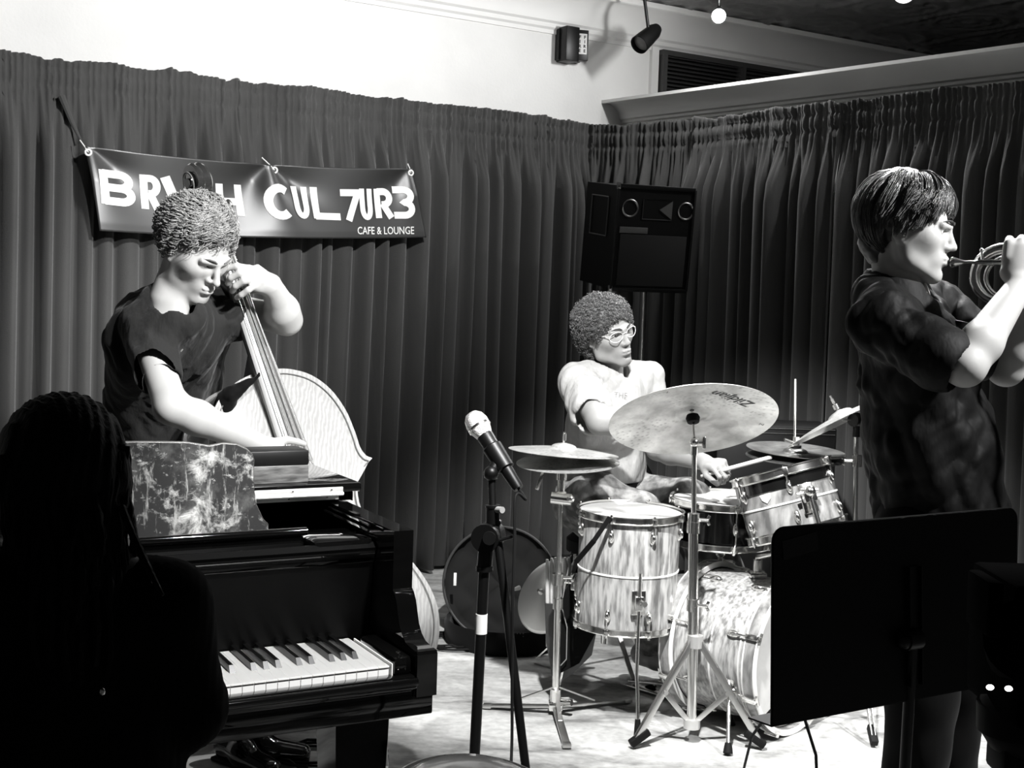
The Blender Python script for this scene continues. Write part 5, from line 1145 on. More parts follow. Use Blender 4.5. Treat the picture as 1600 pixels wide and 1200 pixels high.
# afro
rad = A(.083, .1, .092); cH = q(0, -.022, .035); ok = lambda v: v[2] > -.75 and not (v[1] > .35 and v[2] < .5) and not (v[1] > .05 and v[2] < -.2)
hb_ = Body(); hb_.ell(q(0, -.018, .038), A(.108, .112, .1), HR, .02); hb_.ell(q(0, -.035, -.02), A(.1, .085, .09), HR, .03)
hb_.ell(q(.0, .1, -.045), A(.078, .085, .105), HR, .012, True); hb_.ell(q(.09, .02, -.055), A(.04, .045, .05), HR, .01, True); hb_.ell(q(-.09, .02, -.055), A(.04, .045, .05), HR, .01, True)
hb_.disp = lambda P: .007*vnoise(P, 75)+.004*vnoise(P, 140)
lo, hi = bounds([cH-.15, cH+.15], 0); af = hb_.mesh('hair', lo, hi, .004, hairmat('black_hair', .006, .6, .03), drummer)
mv = np.empty(len(af.data.vertices)*3, np.float32); af.data.vertices.foreach_get('co', mv); mv = mv.reshape(-1, 3).astype(float)
mn = np.empty(len(mv)*3, np.float32); af.data.vertices.foreach_get('normal', mn); mn = mn.reshape(-1, 3).astype(float)
r_ = np.random.default_rng(9); sel = r_.choice(len(mv), min(len(mv), 5400), replace=False); P0 = mv[sel]; N0 = mn[sel]; keep = ((P0-q(0, .07, -.05))@HR/A(.085, .085, .1)); m_ = np.linalg.norm(keep, axis=1) > 1.0; P0 = P0[m_]; N0 = N0[m_]
tt_ = np.linspace(0, 1, 9); u_ = np.cross(N0, A(.3, .4, .8)); u_ /= np.linalg.norm(u_, axis=1, keepdims=True); v_ = np.cross(N0, u_); ph = r_.uniform(0, 6.28, len(P0)); ln = r_.uniform(.005, .016, len(P0)); cr_ = r_.uniform(.0025, .0048, len(P0))
an = ph[:, None]+tt_[None]*9.5; pth = P0[:, None]+N0[:, None]*(ln[:, None]*tt_[None]-.003)[..., None]+(np.cos(an)*cr_[:, None])[..., None]*u_[:, None]+(np.sin(an)*cr_[:, None])[..., None]*v_[:, None]
V, Q = tubes(pth, np.full(9, .0011), 3); mesh_obj('coils', V, Q, hairmat('black_curl', .01, .35, .09), af, sharp=0)

def PU(x, y, Y): return PY(x, y, Y*1.083)
# ------------------------------------------------------------------ the trumpet player
f = nrm(A(.90, -.40, -.12)); HR = head_frame(f, .0); hc_ = PU(1418, 357, 3.0)
neck = PU(1398, 452, 3.02); shR = PU(1378, 508, 2.84); shL = PU(1462, 486, 3.2); elR = PU(1508, 572, 2.72); wrR = PU(1594, 446, 2.8); elL = PU(1572, 575, 3.1); wrL = PU(1622, 470, 3.0)
chest = PU(1420, 580, 3.02); hip = PU(1452, 830, 3.02)
b = Body(); q = add_head(b, hc_, HR, 1.0, nose=1.0, jaw=1.08)
b.ecap(q(0, -.03, -.04), neck, (.047, .053), (.051, .056), HR[:, 0], .02); b.cap(q(0, .01, -.08), neck+A(.03, -.01, -.02), .026, .034, .02)
b.cap(neck-A(0, 0, .06), shR+A(.02, .02, -.02), .035, .045, .04).cap(neck-A(0, 0, .06), shL-A(.03, .02, .02), .035, .045, .04).cap(neck-A(0, 0, .1), chest, .06, .1, .04); b.ecap(chest, hip, (.14, .1), (.14, .11), shL-shR, .05)
arm(b, shR+A(.015, .02, -.01), elR, wrR, (.045, .046, .044, .03)); arm(b, shL, elL, wrL, (.045, .046, .042, .03))
hd = nrm(PU(1606, 370, 2.83)-wrR); e1 = add_hand(b, wrR, hd, A(.35, .9, 0), A(-.5, .3, .3), [(1.05, 1.2, .7), (1.1, 1.2, .7), (1.15, 1.2, .7), (1.2, 1.2, .7)], 1.25, thumb=((.5, -.2, .85), (.6, -.3, .8)))
hd2 = nrm(PU(1628, 400, 2.98)-wrL); add_hand(b, wrL, hd2, A(-.2, -.9, .1), A(-.6, -.3, .2), [(.6, 1.2, .8)]*4, 1.0)
# lower body inside the trousers, down to the ankles
fR = A(1.04, 3.18, .09); fL = A(1.2, 3.4, .09); hR = PU(1420, 850, 2.93); hL = PU(1480, 850, 3.12); kR = (hR+fR)/2+A(.03, -.03, .02); kL = (hL+fL)/2+A(.03, -.03, .02)
lo, hi = bounds([hc_-.13, hc_+.13, shR, shL, elR, elL, wrR, PU(1650, 370, 3.0), PU(1600, 340, 2.7), hip], .07)
trumpeter = b.mesh('person', lo, hi, .0036, 'skin')
tag(trumpeter, 'person with dark swept hair in a black button shirt, standing and playing a brass horn', 'person')
eyes(trumpeter, q, HR, bs_=1.5)
W_ = nrm(shL-shR); s = Body()
s.ecap(PU(1422, 550, 3.02), PU(1455, 690, 3.02), (.165, .128), (.18, .15), W_, .05); s.ecap(PU(1455, 690, 3.02), PU(1472, 812, 3.02), (.18, .152), (.19, .16), W_, .05)
s.cap(shR+A(.012, .012, -.004), PU(1472, 560, 2.75), .066, .08, .03); s.cap(shL, PU(1530, 545, 3.12), .074, .08, .03)
s.cap(neck+A(-.035, .01, -.02), shR+A(.01, .03, .01), .06, .068, .05); s.cap(neck+A(.02, .03, -.02), shL+A(0, .02, .0), .055, .062, .05); s.ecap(neck+A(.04, -.01, -.07), PU(1440, 590, 2.98), (.1, .08), (.15, .11), W_, .05)
s.cap(q(0, -.02, -.08), neck+A(.012, -.01, .01), .05, .058, .006, True); s.ecap(neck+A(.05, -.03, .03), neck+A(.075, -.03, -.07), (.045, .05), (.012, .03), HR[:, 0], .006, True)
aR = nrm(elR-shR); e_ = PU(1476, 562, 2.75); hemP = e_+aR*.05; s.cap(e_+aR*.04, e_+aR*.13, .058, .064, .004, True)
s.disp = lambda P: (.014*ridged(P, A(-.6, 0, 1), 12)+.009*ridged(P, A(.5, .2, .7), 24, 3)-.012)*np.clip((np.linalg.norm(P-hemP, axis=1)-.085)/.06, 0, 1)
s.half(PU(1472, 812, 3.02), nrm(A(.06, 0, -1)))
lo, hi = bounds([shR, shL, neck, PU(1472, 800, 3.02), e_, PU(1330, 600, 3.0), PU(1590, 760, 3.)], .15); shirt = s.mesh('shirt', lo, hi, .005, 'polo', trumpeter)
# collar: folded band round the neck, open at the throat
cd = nrm(q(0, -.02, -.06)-neck); Rn = frame(cd, HR[:, 1]); fr_ = math.atan2((HR[:, 1]@Rn[:, 1]), (HR[:, 1]@Rn[:, 0]))
mb = MB(); V = []; nn_ = 30
for i in range(nn_):
    a = fr_+.55+(2*math.pi-1.1)*i/(nn_-1); d = Rn[:, 0]*math.cos(a)+Rn[:, 1]*math.sin(a); w_ = abs(i/(nn_-1)-.5)*2; c0 = neck+cd*(.022-.03*w_**2)+HR[:, 1]*.012*w_
    for (r_0, h_) in ((.064, -.02), (.066, .026), (.07, .03), (.078, .02), (.098+.012*w_**3, -.022-.02*w_**3), (.094+.012*w_**3, -.026-.02*w_**3), (.074, .012)): V.append(c0+d*r_0+cd*h_)
mb.add(V, [(i*7+j, i*7+(j+1) % 7, i*7+7+(j+1) % 7, i*7+7+j) for i in range(nn_-1) for j in range(7)]+[tuple(range(7)), tuple(range((nn_-1)*7, nn_*7))[::-1]]); mb.build('collar', 'polo', shirt)
u_s = Body(); u_s.ecap(neck+A(.045, -.01, -.0), neck+A(.07, -.025, -.06), (.04, .035), (.015, .03), HR[:, 0], .01); lo, hi = bounds([neck, neck+A(.07, -.03, -.07)], .07); u_s.mesh('undershirt', lo, hi, .004, 'tee', trumpeter)
mb = MB(); pk = PU(1503, 513, 2.93); Rk = np.stack([nrm(A(.9, -.4, -.2)), nrm(A(-.4, -.9, .1)), A(0, 0, 1)], 1); mb.box(pk, (.035, .008, .035), Rk, .003); mb.build('pocket_flap', 'polo', shirt)
t = Body(); t.ecap(hip+A(0, 0, .05), hip-A(0, 0, .1), (.17, .14), (.17, .13), W_, .04); t.cap(hR, kR, .1, .085, .04).cap(kR, fR, .085, .075, .03).cap(hL, kL, .1, .085, .04).cap(kL, fL, .085, .075, .03)
t.disp = lambda P: .005*vnoise(P, 14); lo, hi = bounds([hip, hR, hL, fR, fL], .16); lo[2] = .04; t.mesh('trousers', lo, hi, .009, 'blackcloth', trumpeter)
for p_ in (fR, fL):
    d_ = nrm(A(.85, -.5, 0)); sb = Body(); a_ = A(p_[0], p_[1], 0); w_ = np.cross(d_, A(0, 0, 1)); sb.ecap(a_-d_*.07+A(0, 0, .05), a_+d_*.02+A(0, 0, .05), (.038, .045), (.042, .045), w_, .02); sb.ecap(a_+d_*.03+A(0, 0, .04), a_+d_*.16+A(0, 0, .03), (.044, .036), (.04, .026), w_, .03); sb.half(a_+A(0, 0, .003), A(0, 0, -1))
    lo, hi = bounds([a_-d_*.1, a_+d_*.2+A(0, 0, .1)], .06); sb.mesh('shoe', lo, hi, .007, 'rubber', trumpeter)
# swept hair
rad = A(.078, .098, .09)*1.02; cH = q(0, -.018, .036)
ok = lambda v: (v[2] > -.7 and v[1] < .3 and not (v[2] < -.3 and v[1] > .02)) or (v[2] > .45 and v[1] < .8)
r_ = np.random.default_rng(15); az = r_.uniform(-math.pi, math.pi, 4200); aa = abs(az); lowel = np.where(aa < .8, .55, np.where(aa < 1.25, .2, np.where(aa < 1.9, -.05, -.6))); el = lowel+(1.5-lowel)*r_.uniform(0, 1, 4200)**.7
def tipf(a):
    s_ = 1 if a > 0 else -1; b_ = abs(a)
    if b_ < .45: return (.22, s_*.55, .022)
    if b_ < .8: return (.02, s_*.38, .016)
    if b_ < 1.25: return (-.25, s_*.25, .008)
    if b_ < 1.9: return (-.5, s_*.12, .006)
    return (-1.1, 0., .0)
pth = guided(cH, HR, rad, np.stack([az, el], 1), tipf, n=15, lift=.02, bulge=.01, clumps=60, jit=.07, curl=(.0022, .45), seed=7)
cap_ = Body(); cap_.ell(cH+HR[:, 2]*.006-HR[:, 1]*.004, rad+.013, HR, .02); cap_.cap(q(0, -.07, -.05), q(0, -.042, -.09), .04, .032, .04); cap_.ell(q(0, .098, -.035), (.08, .075, .1), HR, .012, True); cap_.ell(q(.09, .03, -.05), (.04, .05, .055), HR, .01, True); cap_.ell(q(-.09, .03, -.05), (.04, .05, .055), HR, .01, True)
cap_.disp = lambda P: .005*vnoise(P*A(.5, 1, 1), 40)+.003*vnoise(P, 90)
lo, hi = bounds([cH-.15, cH+.15], 0); hc2 = cap_.mesh('hair', lo, hi, .004, hairmat('dark_brown_hair', .008, .5, .02), trumpeter)
V, Q = tubes(pth, np.linspace(.0015, .0006, 15), 3); mesh_obj('locks', V, Q, hairmat('brown_hair_locks', .018, .33, .07), hc2, sharp=0)
# the horn
mth = q(0, .118, -.069); hx = nrm(PU(1620, 410, 2.86)-mth)
hn = root('brass_horn', mth, 'shiny brass trumpet-like horn held to the lips of the standing player', 'horn'); up = nrm(A(0, 0, 1)-hx*hx[2]); sd = np.cross(hx, up)
def hp(a, z, y=0.): return mth+hx*a+up*z+sd*y
mb = MB(); mb.lathe([(.004, .0), (.0125, .0), (.0135, .004), (.011, .012), (.006, .026), (.004, .034), (.0045, .07), (.0055, .075)], mth, axis=hx, k=24); mb.build('mouthpiece', 'chrome', hn)
mb = MB(); mb.tube([hp(.06, 0), hp(.4, 0)], .0062, 12); mb.cyl(hp(.07, 0), hp(.1, 0), .008, 12); mb.cyl(hp(.14, .0), hp(.15, 0), .0085, 12); mb.build('lead_pipe', 'brass', hn)
def crook(x0, xr, zt, zb, rad_, rt, y, name, mt):
    pts = [hp(.36, zt, y)]+[hp(x0+xr-xr*math.sin(a), (zt+zb)/2+(zt-zb)/2*math.cos(a), y) for a in np.linspace(.05, math.pi-.05, 18)]+[hp(.42, zb, y)]
    mb = MB(); mb.tube(pts, rt, 14); return mb.build(name, mt, hn)
crook(.055, .075, .036, -.1, .06, [.0135]*8+[.0125]*6+[.0115]*6, -.012, 'bell_tube', 'brass')
crook(.078, .06, .016, -.088, .05, .0058, -.03, 'tuning_slide', 'brass')
mb = MB(); mb.tube([hp(.075, .0, 0), hp(.072, .026, 0)], .0035, 8); mb.ball(hp(.072, .03, 0), .0055, 10); mb.build('lyre_screw', 'chrome', hn)
for i in range(3):
    mb = MB(); c0 = hp(.2+i*.027, -.03, -.005); mb.cyl(c0-up*.06, c0+up*.055, .0125, 18); mb.cyl(c0-up*.068, c0-up*.06, .014, 18); mb.cyl(c0+up*.055, c0+up*.062, .014, 18); mb.cyl(c0+up*.062, c0+up*.078, .0028, 8); mb.cyl(c0+up*.078, c0+up*.081, .008, 12); mb.build('valve', 'brass', hn)
mb = MB(); mb.lathe([(.0115, 0), (.013, .06), (.017, .12), (.026, .17), (.045, .21), (.062, .225), (.064, .226), (.061, .222), (.04, .2), (.02, .15)], hp(.4, -.1, -.012), axis=hx, k=32); mb.build('bell', 'brass', hn)

# ------------------------------------------------------------------ the pianist seen from behind
f = nrm(PB*A(1, 1, 1)+A(.05, 0, -.12)); HR = head_frame(f, 0.); hc_ = PY(96, 752, 1.97)
neck = PY(112, 868, 1.95); shR = PY(262, 942, 1.98); shL = PY(-40, 940, 1.86); elR = PY(292, 1105, 2.02); elL = PY(-90, 1120, 1.9); wrR = pp(-.46, .05, .76); wrL = pp(-.95, .05, .76); hip = PY(105, 1290, 1.93); chest = PY(110, 1050, 1.95)
b = Body(); q = add_head(b, hc_, HR); b.ecap(q(0, -.03, -.04), neck, (.05, .055), (.055, .055), HR[:, 0], .03); b.cap(neck, shR, .05, .048, .05).cap(neck, shL, .05, .048, .05).cap(neck, chest, .06, .1, .05); b.ecap(chest, hip, (.13, .1), (.15, .11), shR-shL, .05)
arm(b, shR, elR, wrR, (.048, .042, .038, .026)); arm(b, shL, elL, wrL, (.048, .042, .038, .026))
for w_, sg in ((wrR, 1), (wrL, -1)): add_hand(b, w_, PB, A(0, 0, -1), -PT_*sg, [(.3, .5, .3), (.3, .5, .3), (.3, .5, .3), (.3, .5, .3)], .95)
lo, hi = bounds([hc_-.13, hc_+.13, shR, shL, elR, elL, wrR+PB*.18, wrL+PB*.18, hip], .07); pianist = b.mesh('person', lo, hi, .006, 'skin_dark')
tag(pianist, 'person with long dark braids seen from behind, seated at the piano keys', 'person'); eyes(pianist, q, HR)
W_ = nrm(shR-shL); s = Body(); s.ecap(PY(110, 985, 1.95), PY(105, 1120, 1.94), (.175, .105), (.155, .11), W_, .05); s.ecap(PY(105, 1120, 1.94), hip, (.155, .11), (.19, .14), W_, .05)
s.cap(shR, elR, .062, .056, .04).cap(shL, elL, .062, .056, .04).cap(elR, wrR-PB*.03, .054, .036, .03).cap(elL, wrL-PB*.03, .054, .036, .03); s.cap(neck-A(0, 0, .03), shR, .055, .056, .05).cap(neck-A(0, 0, .03), shL, .055, .056, .05)
s.disp = lambda P: .0016*np.sin(P@nrm(W_)*420)+.006*vnoise(P, 9)
lo, hi = bounds([shR, shL, elR, elL, wrR, wrL, hip, neck], .2); s.mesh('ribbed_jumper', lo, hi, .0065, mat('dark_ribbed_knit', .004, .9, spec=.06), pianist)
t = Body(); 
for sg in (-1, 1):
    h0 = hip+W_*.1*sg-A(0, 0, .02); kn = h0+PB*.42+W_*.03*sg+A(0, 0, .04); kn[2] = .5; ft_ = A(*(kn+PB*.05)[:2], .1); t.cap(h0, kn, .095, .07, .04).cap(kn, ft_, .07, .05, .03)
lo, hi = bounds([hip, hip+PB*.5+W_*.2, hip+PB*.5-W_*.2, A(*hip[:2], .1)], .15); lo[2] = .05; t.mesh('trousers', lo, hi, .012, 'blackcloth', pianist)
for sg in (-1, 1):
    a_ = hip+W_*.13*sg+PB*.47; a_[2] = 0; sb = Body(); sb.ecap(a_-PB*.05+A(0, 0, .05), a_+PB*.14+A(0, 0, .03), (.04, .045), (.036, .026), W_, .02); lo, hi = bounds([a_-PB*.1, a_+PB*.2+A(0, 0, .08)], .06); sb.half(a_+A(0, 0, .004), A(0, 0, -1)); sb.mesh('shoe', lo, hi, .01, 'rubber', pianist)
hb_ = Body(); hb_.ell(q(0, -.02, .038), A(.094, .115, .1), HR, .02); hb_.ecap(q(0, -.055, -.01), q(0, -.085, -.14), (.08, .055), (.06, .04), HR[:, 0], .05)
hb_.ell(q(0, .11, -.045), A(.07, .085, .1), HR, .015, True); Hx = HR[:, 0]
hb_.disp = lambda P: .0035*np.sin(((P-hc_)@Hx)*330+8*vnoise(P, 7))
lo, hi = bounds([hc_-.17, hc_+.15], 0); lo[2] -= .08; bm_ = mat('dark_braids', .002, .7, spec=.12, bump=(90, .5, (1, 1, .4))); hh_ = hb_.mesh('hair', lo, hi, .0055, bm_, pianist)
r_ = random.Random(4)
for i in range(64):
    a = -1.25+2.5*i/63; rr = .086+.012*r_.random(); st_ = q(rr*math.sin(a), -.03-rr*math.cos(a)*.9, r_.uniform(-.03, .06)); L_ = r_.uniform(.22, .42); pts = []; m_ = 22
    for j in range(m_):
        tt = j/(m_-1); out = .02*math.sin(tt*3)+.012*tt; p = st_+A(0, 0, -L_*tt)+(HR[:, 0]*math.sin(a)-HR[:, 1]*math.cos(a))*out-HR[:, 0]*math.sin(a)*.03*min(1, tt*3)+A(.006*math.sin(9*tt+i), .006*math.cos(7*tt+i*2), 0)
        if a > 1.1: p = p+W_*.025*tt
        pts.append(p)
    mb = MB(); mb.tube(pts, [.0062*(1+.22*math.sin(j*2.4)) for j in range(m_)], 6); bo = mb.build('braid', bm_, hh_)
for (x, y) in ((240, 907), (160, 1081)):
    mb = MB(); mb.ball(PY(x, y, 1.80 if x > 200 else 1.79), (.0045, .0045, .006), 10); mb.build('braid_bead', 'steel', hh_)
mb = MB(); mb.tube([PY(190, 792, 1.86), PY(205, 830, 1.84), PY(222, 868, 1.82), PY(240, 905, 1.80), PY(255, 930, 1.79)], [.006, .0055, .006, .005, .002], 8); mb.build('braid', bm_, hh_)
# piano bench
bq = A(hip[0], hip[1], 0)-PB*.02; bn_ = root('piano_bench', bq, 'black padded piano bench under the seated pianist', 'bench'); zs = hip[2]-.13
mb = MB(); mb.box(bq+A(0, 0, zs-.03), (.7, .34, .06), PR, .02); mb.build('seat', 'blackcloth', bn_)
mb = MB(); mb.box(bq+A(0, 0, zs-.095), (.64, .29, .06), PR, .004); mb.build('apron', 'lacquer_dull', bn_)
for sx in (-1, 1):
    for sy in (-1, 1): mb = MB(); mb.box(bq+PT_*.29*sx+PB*.12*sy+A(0, 0, (zs-.1)/2), (.045, .045, zs-.1), PR, .004); mb.build('leg', mat('grey_edge_black', .02, .4), bn_)
# ================================================================== BANNER
bq_ = [(133, 229), (644, 264), (664, 371), (152, 361)]     # TL TR BR BL
BO = -.15
C4 = [onleft(x, y, BO) for x, y in bq_]
def bez_edge(): pass
def ban(u, v):
    """u 0..1 to the right, v 0..1 downwards"""
    p = (C4[0]*(1-u)+C4[1]*u)*(1-v)+(C4[3]*(1-u)+C4[2]*u)*v
    p = p+A(0, 0, -.028)*4*u*(1-u)*(1-v)*.9+A(0, 0, -.03)*4*u*(1-u)*v*.55
    return p
def bdisp(u, v):
    d = 0
    for gu, gv, k in ((.012, .06, 1.), (.53, .04, 1.3), (.985, .06, 1.)):
        a = np.arctan2((u-gu)*4.9, (v-gv)+.06); r = np.hypot((u-gu)*4.9, (v-gv)); d = d+k*.03*np.cos(a*3.4)*np.exp(-r*1.1)*np.clip(r*3, 0, 1)
    d = d+.012*np.sin(u*9+v*2.2)+.022*v*v-.01*(v > .9)*(v-.9)*3
    return d
NBx = 150; NBy = 44
uu, vv_ = np.meshgrid(np.linspace(0, 1, NBx), np.linspace(0, 1, NBy), indexing='ij')
P_ = np.stack([ban(u, v)-NL*bdisp(u, v) for u, v in zip(uu.ravel(), vv_.ravel())]); ii = np.arange(NBx*NBy).reshape(NBx, NBy)
Q = np.stack([ii[:-1, :-1], ii[:-1, 1:], ii[1:, 1:], ii[1:, :-1]], -1).reshape(-1, 4)
bnr = mesh_obj('banner', P_, Q, M['vinyl'], sharp=0); md = bnr.modifiers.new('t', 'SOLIDIFY'); md.thickness = .0015; md.offset = 0
tag(bnr, 'glossy black vinyl banner with big white lettering hung across the drapes', 'banner')
def stroke_mesh(strokes, w):
    """flat ribbon polygons in letter space"""
    V = []; Fc = []
    for st in strokes:
        P = [np.array(p, float) for p in st]; 
        D = []
        for i in range(1, len(P)): # densify
            n_ = max(1, int(np.linalg.norm(P[i]-P[i-1])/.08)); D += [P[i-1]+(P[i]-P[i-1])*j/n_ for j in range(n_)]
        D.append(P[-1]); b0 = len(V)
        for i, p in enumerate(D):
            t = D[min(i+1, len(D)-1)]-D[max(i-1, 0)]; t = t/(np.linalg.norm(t)+1e-9); nn = np.array([-t[1], t[0]])*w/2
            e = np.array([0., 0.]); V += [p+nn, p-nn]
        Fc += [(b0+2*i, b0+2*i+1, b0+2*i+3, b0+2*i+2) for i in range(len(D)-1)]
    return V, Fc
def arc(cx, cy, rx, ry, a0, a1, n=12): return [(cx+rx*math.cos(math.radians(a0+(a1-a0)*i/n)), cy+ry*math.sin(math.radians(a0+(a1-a0)*i/n))) for i in range(n+1)]
# glyphs in a box x 0..1, y 0 (top)..1
G = {
 'B': [[(.12, 0), (.12, 1)], [(.1, .1), (.6, .1)]+arc(.6, .3, .28, .2, -90, 90)+[(.1, .5)], [(.1, .5), (.62, .5)]+arc(.62, .7, .3, .2, -90, 90)+[(.1, .9)]],
 'R': [[(.2, 0), (.2, 1)], [(.2, .1), (.5, .1)]+arc(.5, .32, .3, .22, -90, 90)+[(.4, .54)], [(.45, .5), (.8, 1)]],
 'V': [[(.08, 0), (.5, .95)], [(.92, 0), (.5, .95)]],
 'S': [[(.9, .1), (.2, .1), (.12, .3), (.3, .48), (.75, .52), (.88, .72), (.75, .9), (.1, .9)]],
 'H': [[(.15, 0), (.15, 1)], [(.85, 0), (.85, 1)], [(.1, .55), (.9, .55)]],
 'C': [arc(.52, .5, .4, .42, -50, -310, 20)],
 'U': [[(.2, 0), (.2, .6)]+arc(.5, .62, .3, .28, 180, 0)+[(.8, .6), (.8, 0)]],
 'L': [[(.15, 0), (.15, 1)], [(.1, .92), (1, .92)]],
 '7': [[(.0, .1), (.95, .1)], [(.85, .05), (.3, 1)]],
 '3': [[(.1, .1), (.55, .1)]+arc(.55, .3, .32, .2, -90, 90)+[(.35, .5), (.55, .5)]+arc(.55, .7, .34, .2, -90, 90)+[(.05, .9)]],
}
# letter boxes in the photograph: x0,x1 at their top and y range, given as banner u,v
def uv_of(x, y):
    a = np.array(bq_, float); u, v = .5, .5
    for _ in range(30):
        p = (a[0]*(1-u)+a[1]*u)*(1-v)+(a[3]*(1-u)+a[2]*u)*v; p = p+np.array([0, 5.0*4*u*(1-u)*(1-v)+3*4*u*(1-u)*v*.9]); du = (a[1]-a[0])*(1-v)+(a[2]-a[3])*v; dv = (a[3]-a[0])*(1-u)+(a[2]-a[1])*u
        M2 = np.array([du, dv]).T; e = np.linalg.solve(M2, np.array([x, y])-p); u += e[0]; v += e[1]
    return u, v
LET = [('B', (150, 264), (198, 268), 54, .26), ('R', (207, 270), (238, 272), 54, .36), ('V', (240, 273), (290, 277), 56, .3), ('S', (288, 280), (318, 282), 52, .3), ('H', (320, 282), (362, 284), 50, .27), ('C', (392, 285), (437, 286), 52, .3), ('U', (438, 286), (464, 288), 52, .36), ('L', (467, 288), (513, 290), 50, .24), ('7', (516, 293), (552, 294), 49, .3), ('U', (548, 292), (570, 293), 50, .4), ('R', (572, 293), (608, 293), 46, .3), ('3', (604, 290), (640, 291), 50, .3)]
for ch, a, b_, h_, w_ in LET:
    asp = (b_[0]-a[0])/h_; V, Fc = stroke_mesh([[(x*asp, y) for x, y in st] for st in G[ch]], w_*min(1, asp)); mb = MB(); W3 = []
    for p in V:
        fx = p[0]/asp; x = a[0]+(b_[0]-a[0])*fx+4*p[1]; y = a[1]+(b_[1]-a[1])*fx+h_*p[1]; u, v = uv_of(x, y); W3.append(ban(u, v)-NL*(bdisp(u, v)+.0045))
    mb.add(W3, Fc); mb.build('letter', 'print', bnr, smooth=False)
V_, F_ = text_mesh('CAFE & LOUNGE', 1.0, .008); V_ = V_-V_.min(0); V_ = V_/V_.max(0)[None, :].clip(1e-6) if False else V_/np.array([V_[:, 0].max(), V_[:, 1].max(), 1])
W3 = []
for p in V_: x = 545+97*p[0]; y = 364-3*p[0]*0+1.5*p[0]-12*p[1]; u, v = uv_of(x, y); W3.append(ban(u, v)-NL*(bdisp(u, v)+.0022))
mb = MB(); mb.add(W3, F_); mb.build('small_lettering', 'print', bnr, smooth=False)
for i, (x, y) in enumerate(((137, 238), (413, 261), (640, 270))):
    u, v = uv_of(x, y); c = ban(u, v)-NL*(bdisp(u, v)+.003); mb = MB(); mb.lathe([(.008, 0), (.009, .003), (.015, .003), (.017, 0)], c, axis=-NL, k=20); mb.build('grommet', 'tape', bnr)
    mb = MB(); e = onleft((125, 409, 637)[i], (219, 246, 256)[i], BO+.02); mb.tube([c, c*.5+e*.5-NL*.004, e], .0028, 6); mb.build('tie', 'tape', bnr)
mb = MB(); mb.tube([onleft(96, 150, -.05), onleft(112, 190, -.07), onleft(127, 221, -.075)], [.016, .011, .005], 8); mb.build('gathered_tie', 'velvet', bnr)

# ================================================================== PA SPEAKER ON A STAND IN THE CORNER
sp_c = PY(990, 375, 6.45); fr_n = nrm(A(.33, -.93, -.12)); Rf = frame(fr_n); Rf = np.stack([nrm(np.cross(A(0, 0, 1), -fr_n)), -np.cross(fr_n, nrm(np.cross(A(0, 0, 1), -fr_n))), fr_n], 1)
rx = nrm(np.cross(fr_n, A(0, 0, 1)))*-1; rx = rx if rx[0] > 0 else -rx; uz = np.cross(fr_n, rx); uz = uz if uz[2] > 0 else -uz
spk = root('loudspeaker', A(sp_c[0], sp_c[1], sp_c[2]-.27), 'black trapezoidal loudspeaker with round ports and a horn, high on its stand in the corner', 'loudspeaker')
FC = PY(1020, 374, 6.3); hw_, hh_s = .205, .25
def sp(x, z, y=0.): return FC+rx*x+uz*z-fr_n*y
mb = MB(); dp = .34; V = [sp(-hw_, -hh_s), sp(hw_, -hh_s), sp(hw_, hh_s), sp(-hw_, hh_s), sp(-hw_*.62-.1, -hh_s, dp), sp(hw_*.5, -hh_s, dp), sp(hw_*.5, hh_s, dp), sp(-hw_*.62-.1, hh_s, dp)]
mb.add(V, [(0, 1, 2, 3), (4, 7, 6, 5), (0, 4, 5, 1), (1, 5, 6, 2), (2, 6, 7, 3), (3, 7, 4, 0)]); cabm = mat('black_cabinet', .002, .5, spec=.25); mb.build('cabinet', cabm, spk, smooth=False)
mb = MB()
for z in (-hh_s, hh_s): mb.rbox(sp(-hw_, z, -.004), sp(hw_, z, -.004), .012, .02, uz, .003)
for x in (-hw_, hw_): mb.rbox(sp(x, -hh_s, -.004), sp(x, hh_s, -.004), .014, .012, rx, .003)
mb.build('edging', cabm, spk)
gm = mat('dim_steel', .3, .35, 1.)
for x in (-.135, .165):
    mb = MB(); mb.lathe([(.034, .0), (.04, .006), (.044, .004), (.044, 0)], sp(x, .145), axis=fr_n, k=32); mb.build('port_ring', gm, spk)
    mb = MB(); mb.lathe([(.034, .002), (.033, -.03), (.001, -.03)], sp(x, .145), axis=fr_n, k=24); mb.build('port', 'rubber', spk)
mb = MB(); mb.add([sp(-.07, .095, -.004), sp(.09, .095, -.004), sp(.09, .195, -.004), sp(-.07, .195, -.004), sp(-.005, .13, .05), sp(.02, .13, .05), sp(.02, .16, .05), sp(-.005, .16, .05)], [(0, 1, 5, 4), (1, 2, 6, 5), (2, 3, 7, 6), (3, 0, 4, 7), (4, 5, 6, 7)]); mb.build('horn', mat('dark_horn', .03, .5), spk, smooth=False)
mb = MB(); mb.add([sp(.02, .145, -.005), sp(.088, .1, -.005), sp(.088, .19, -.005)], [(0, 1, 2)]); mb.build('horn_flare', mat('grey_flare', .09, .6), spk, smooth=False)
mb = MB(); mb.box(sp(-.11, .04, -.006), (.15, .03, .006), np.stack([rx, uz, fr_n], 1), .002); mb.build('name_strip', mat('grey_strip', .1, .5), spk)
mb = MB(); mb.box(sp(0, -.105, -.006), (.36, .25, .008), np.stack([rx, uz, fr_n], 1), .004); mb.build('grille', mat('speaker_cloth', .012, .9), spk)
mb = MB(); sx_ = nrm(V[4]-V[0]); 
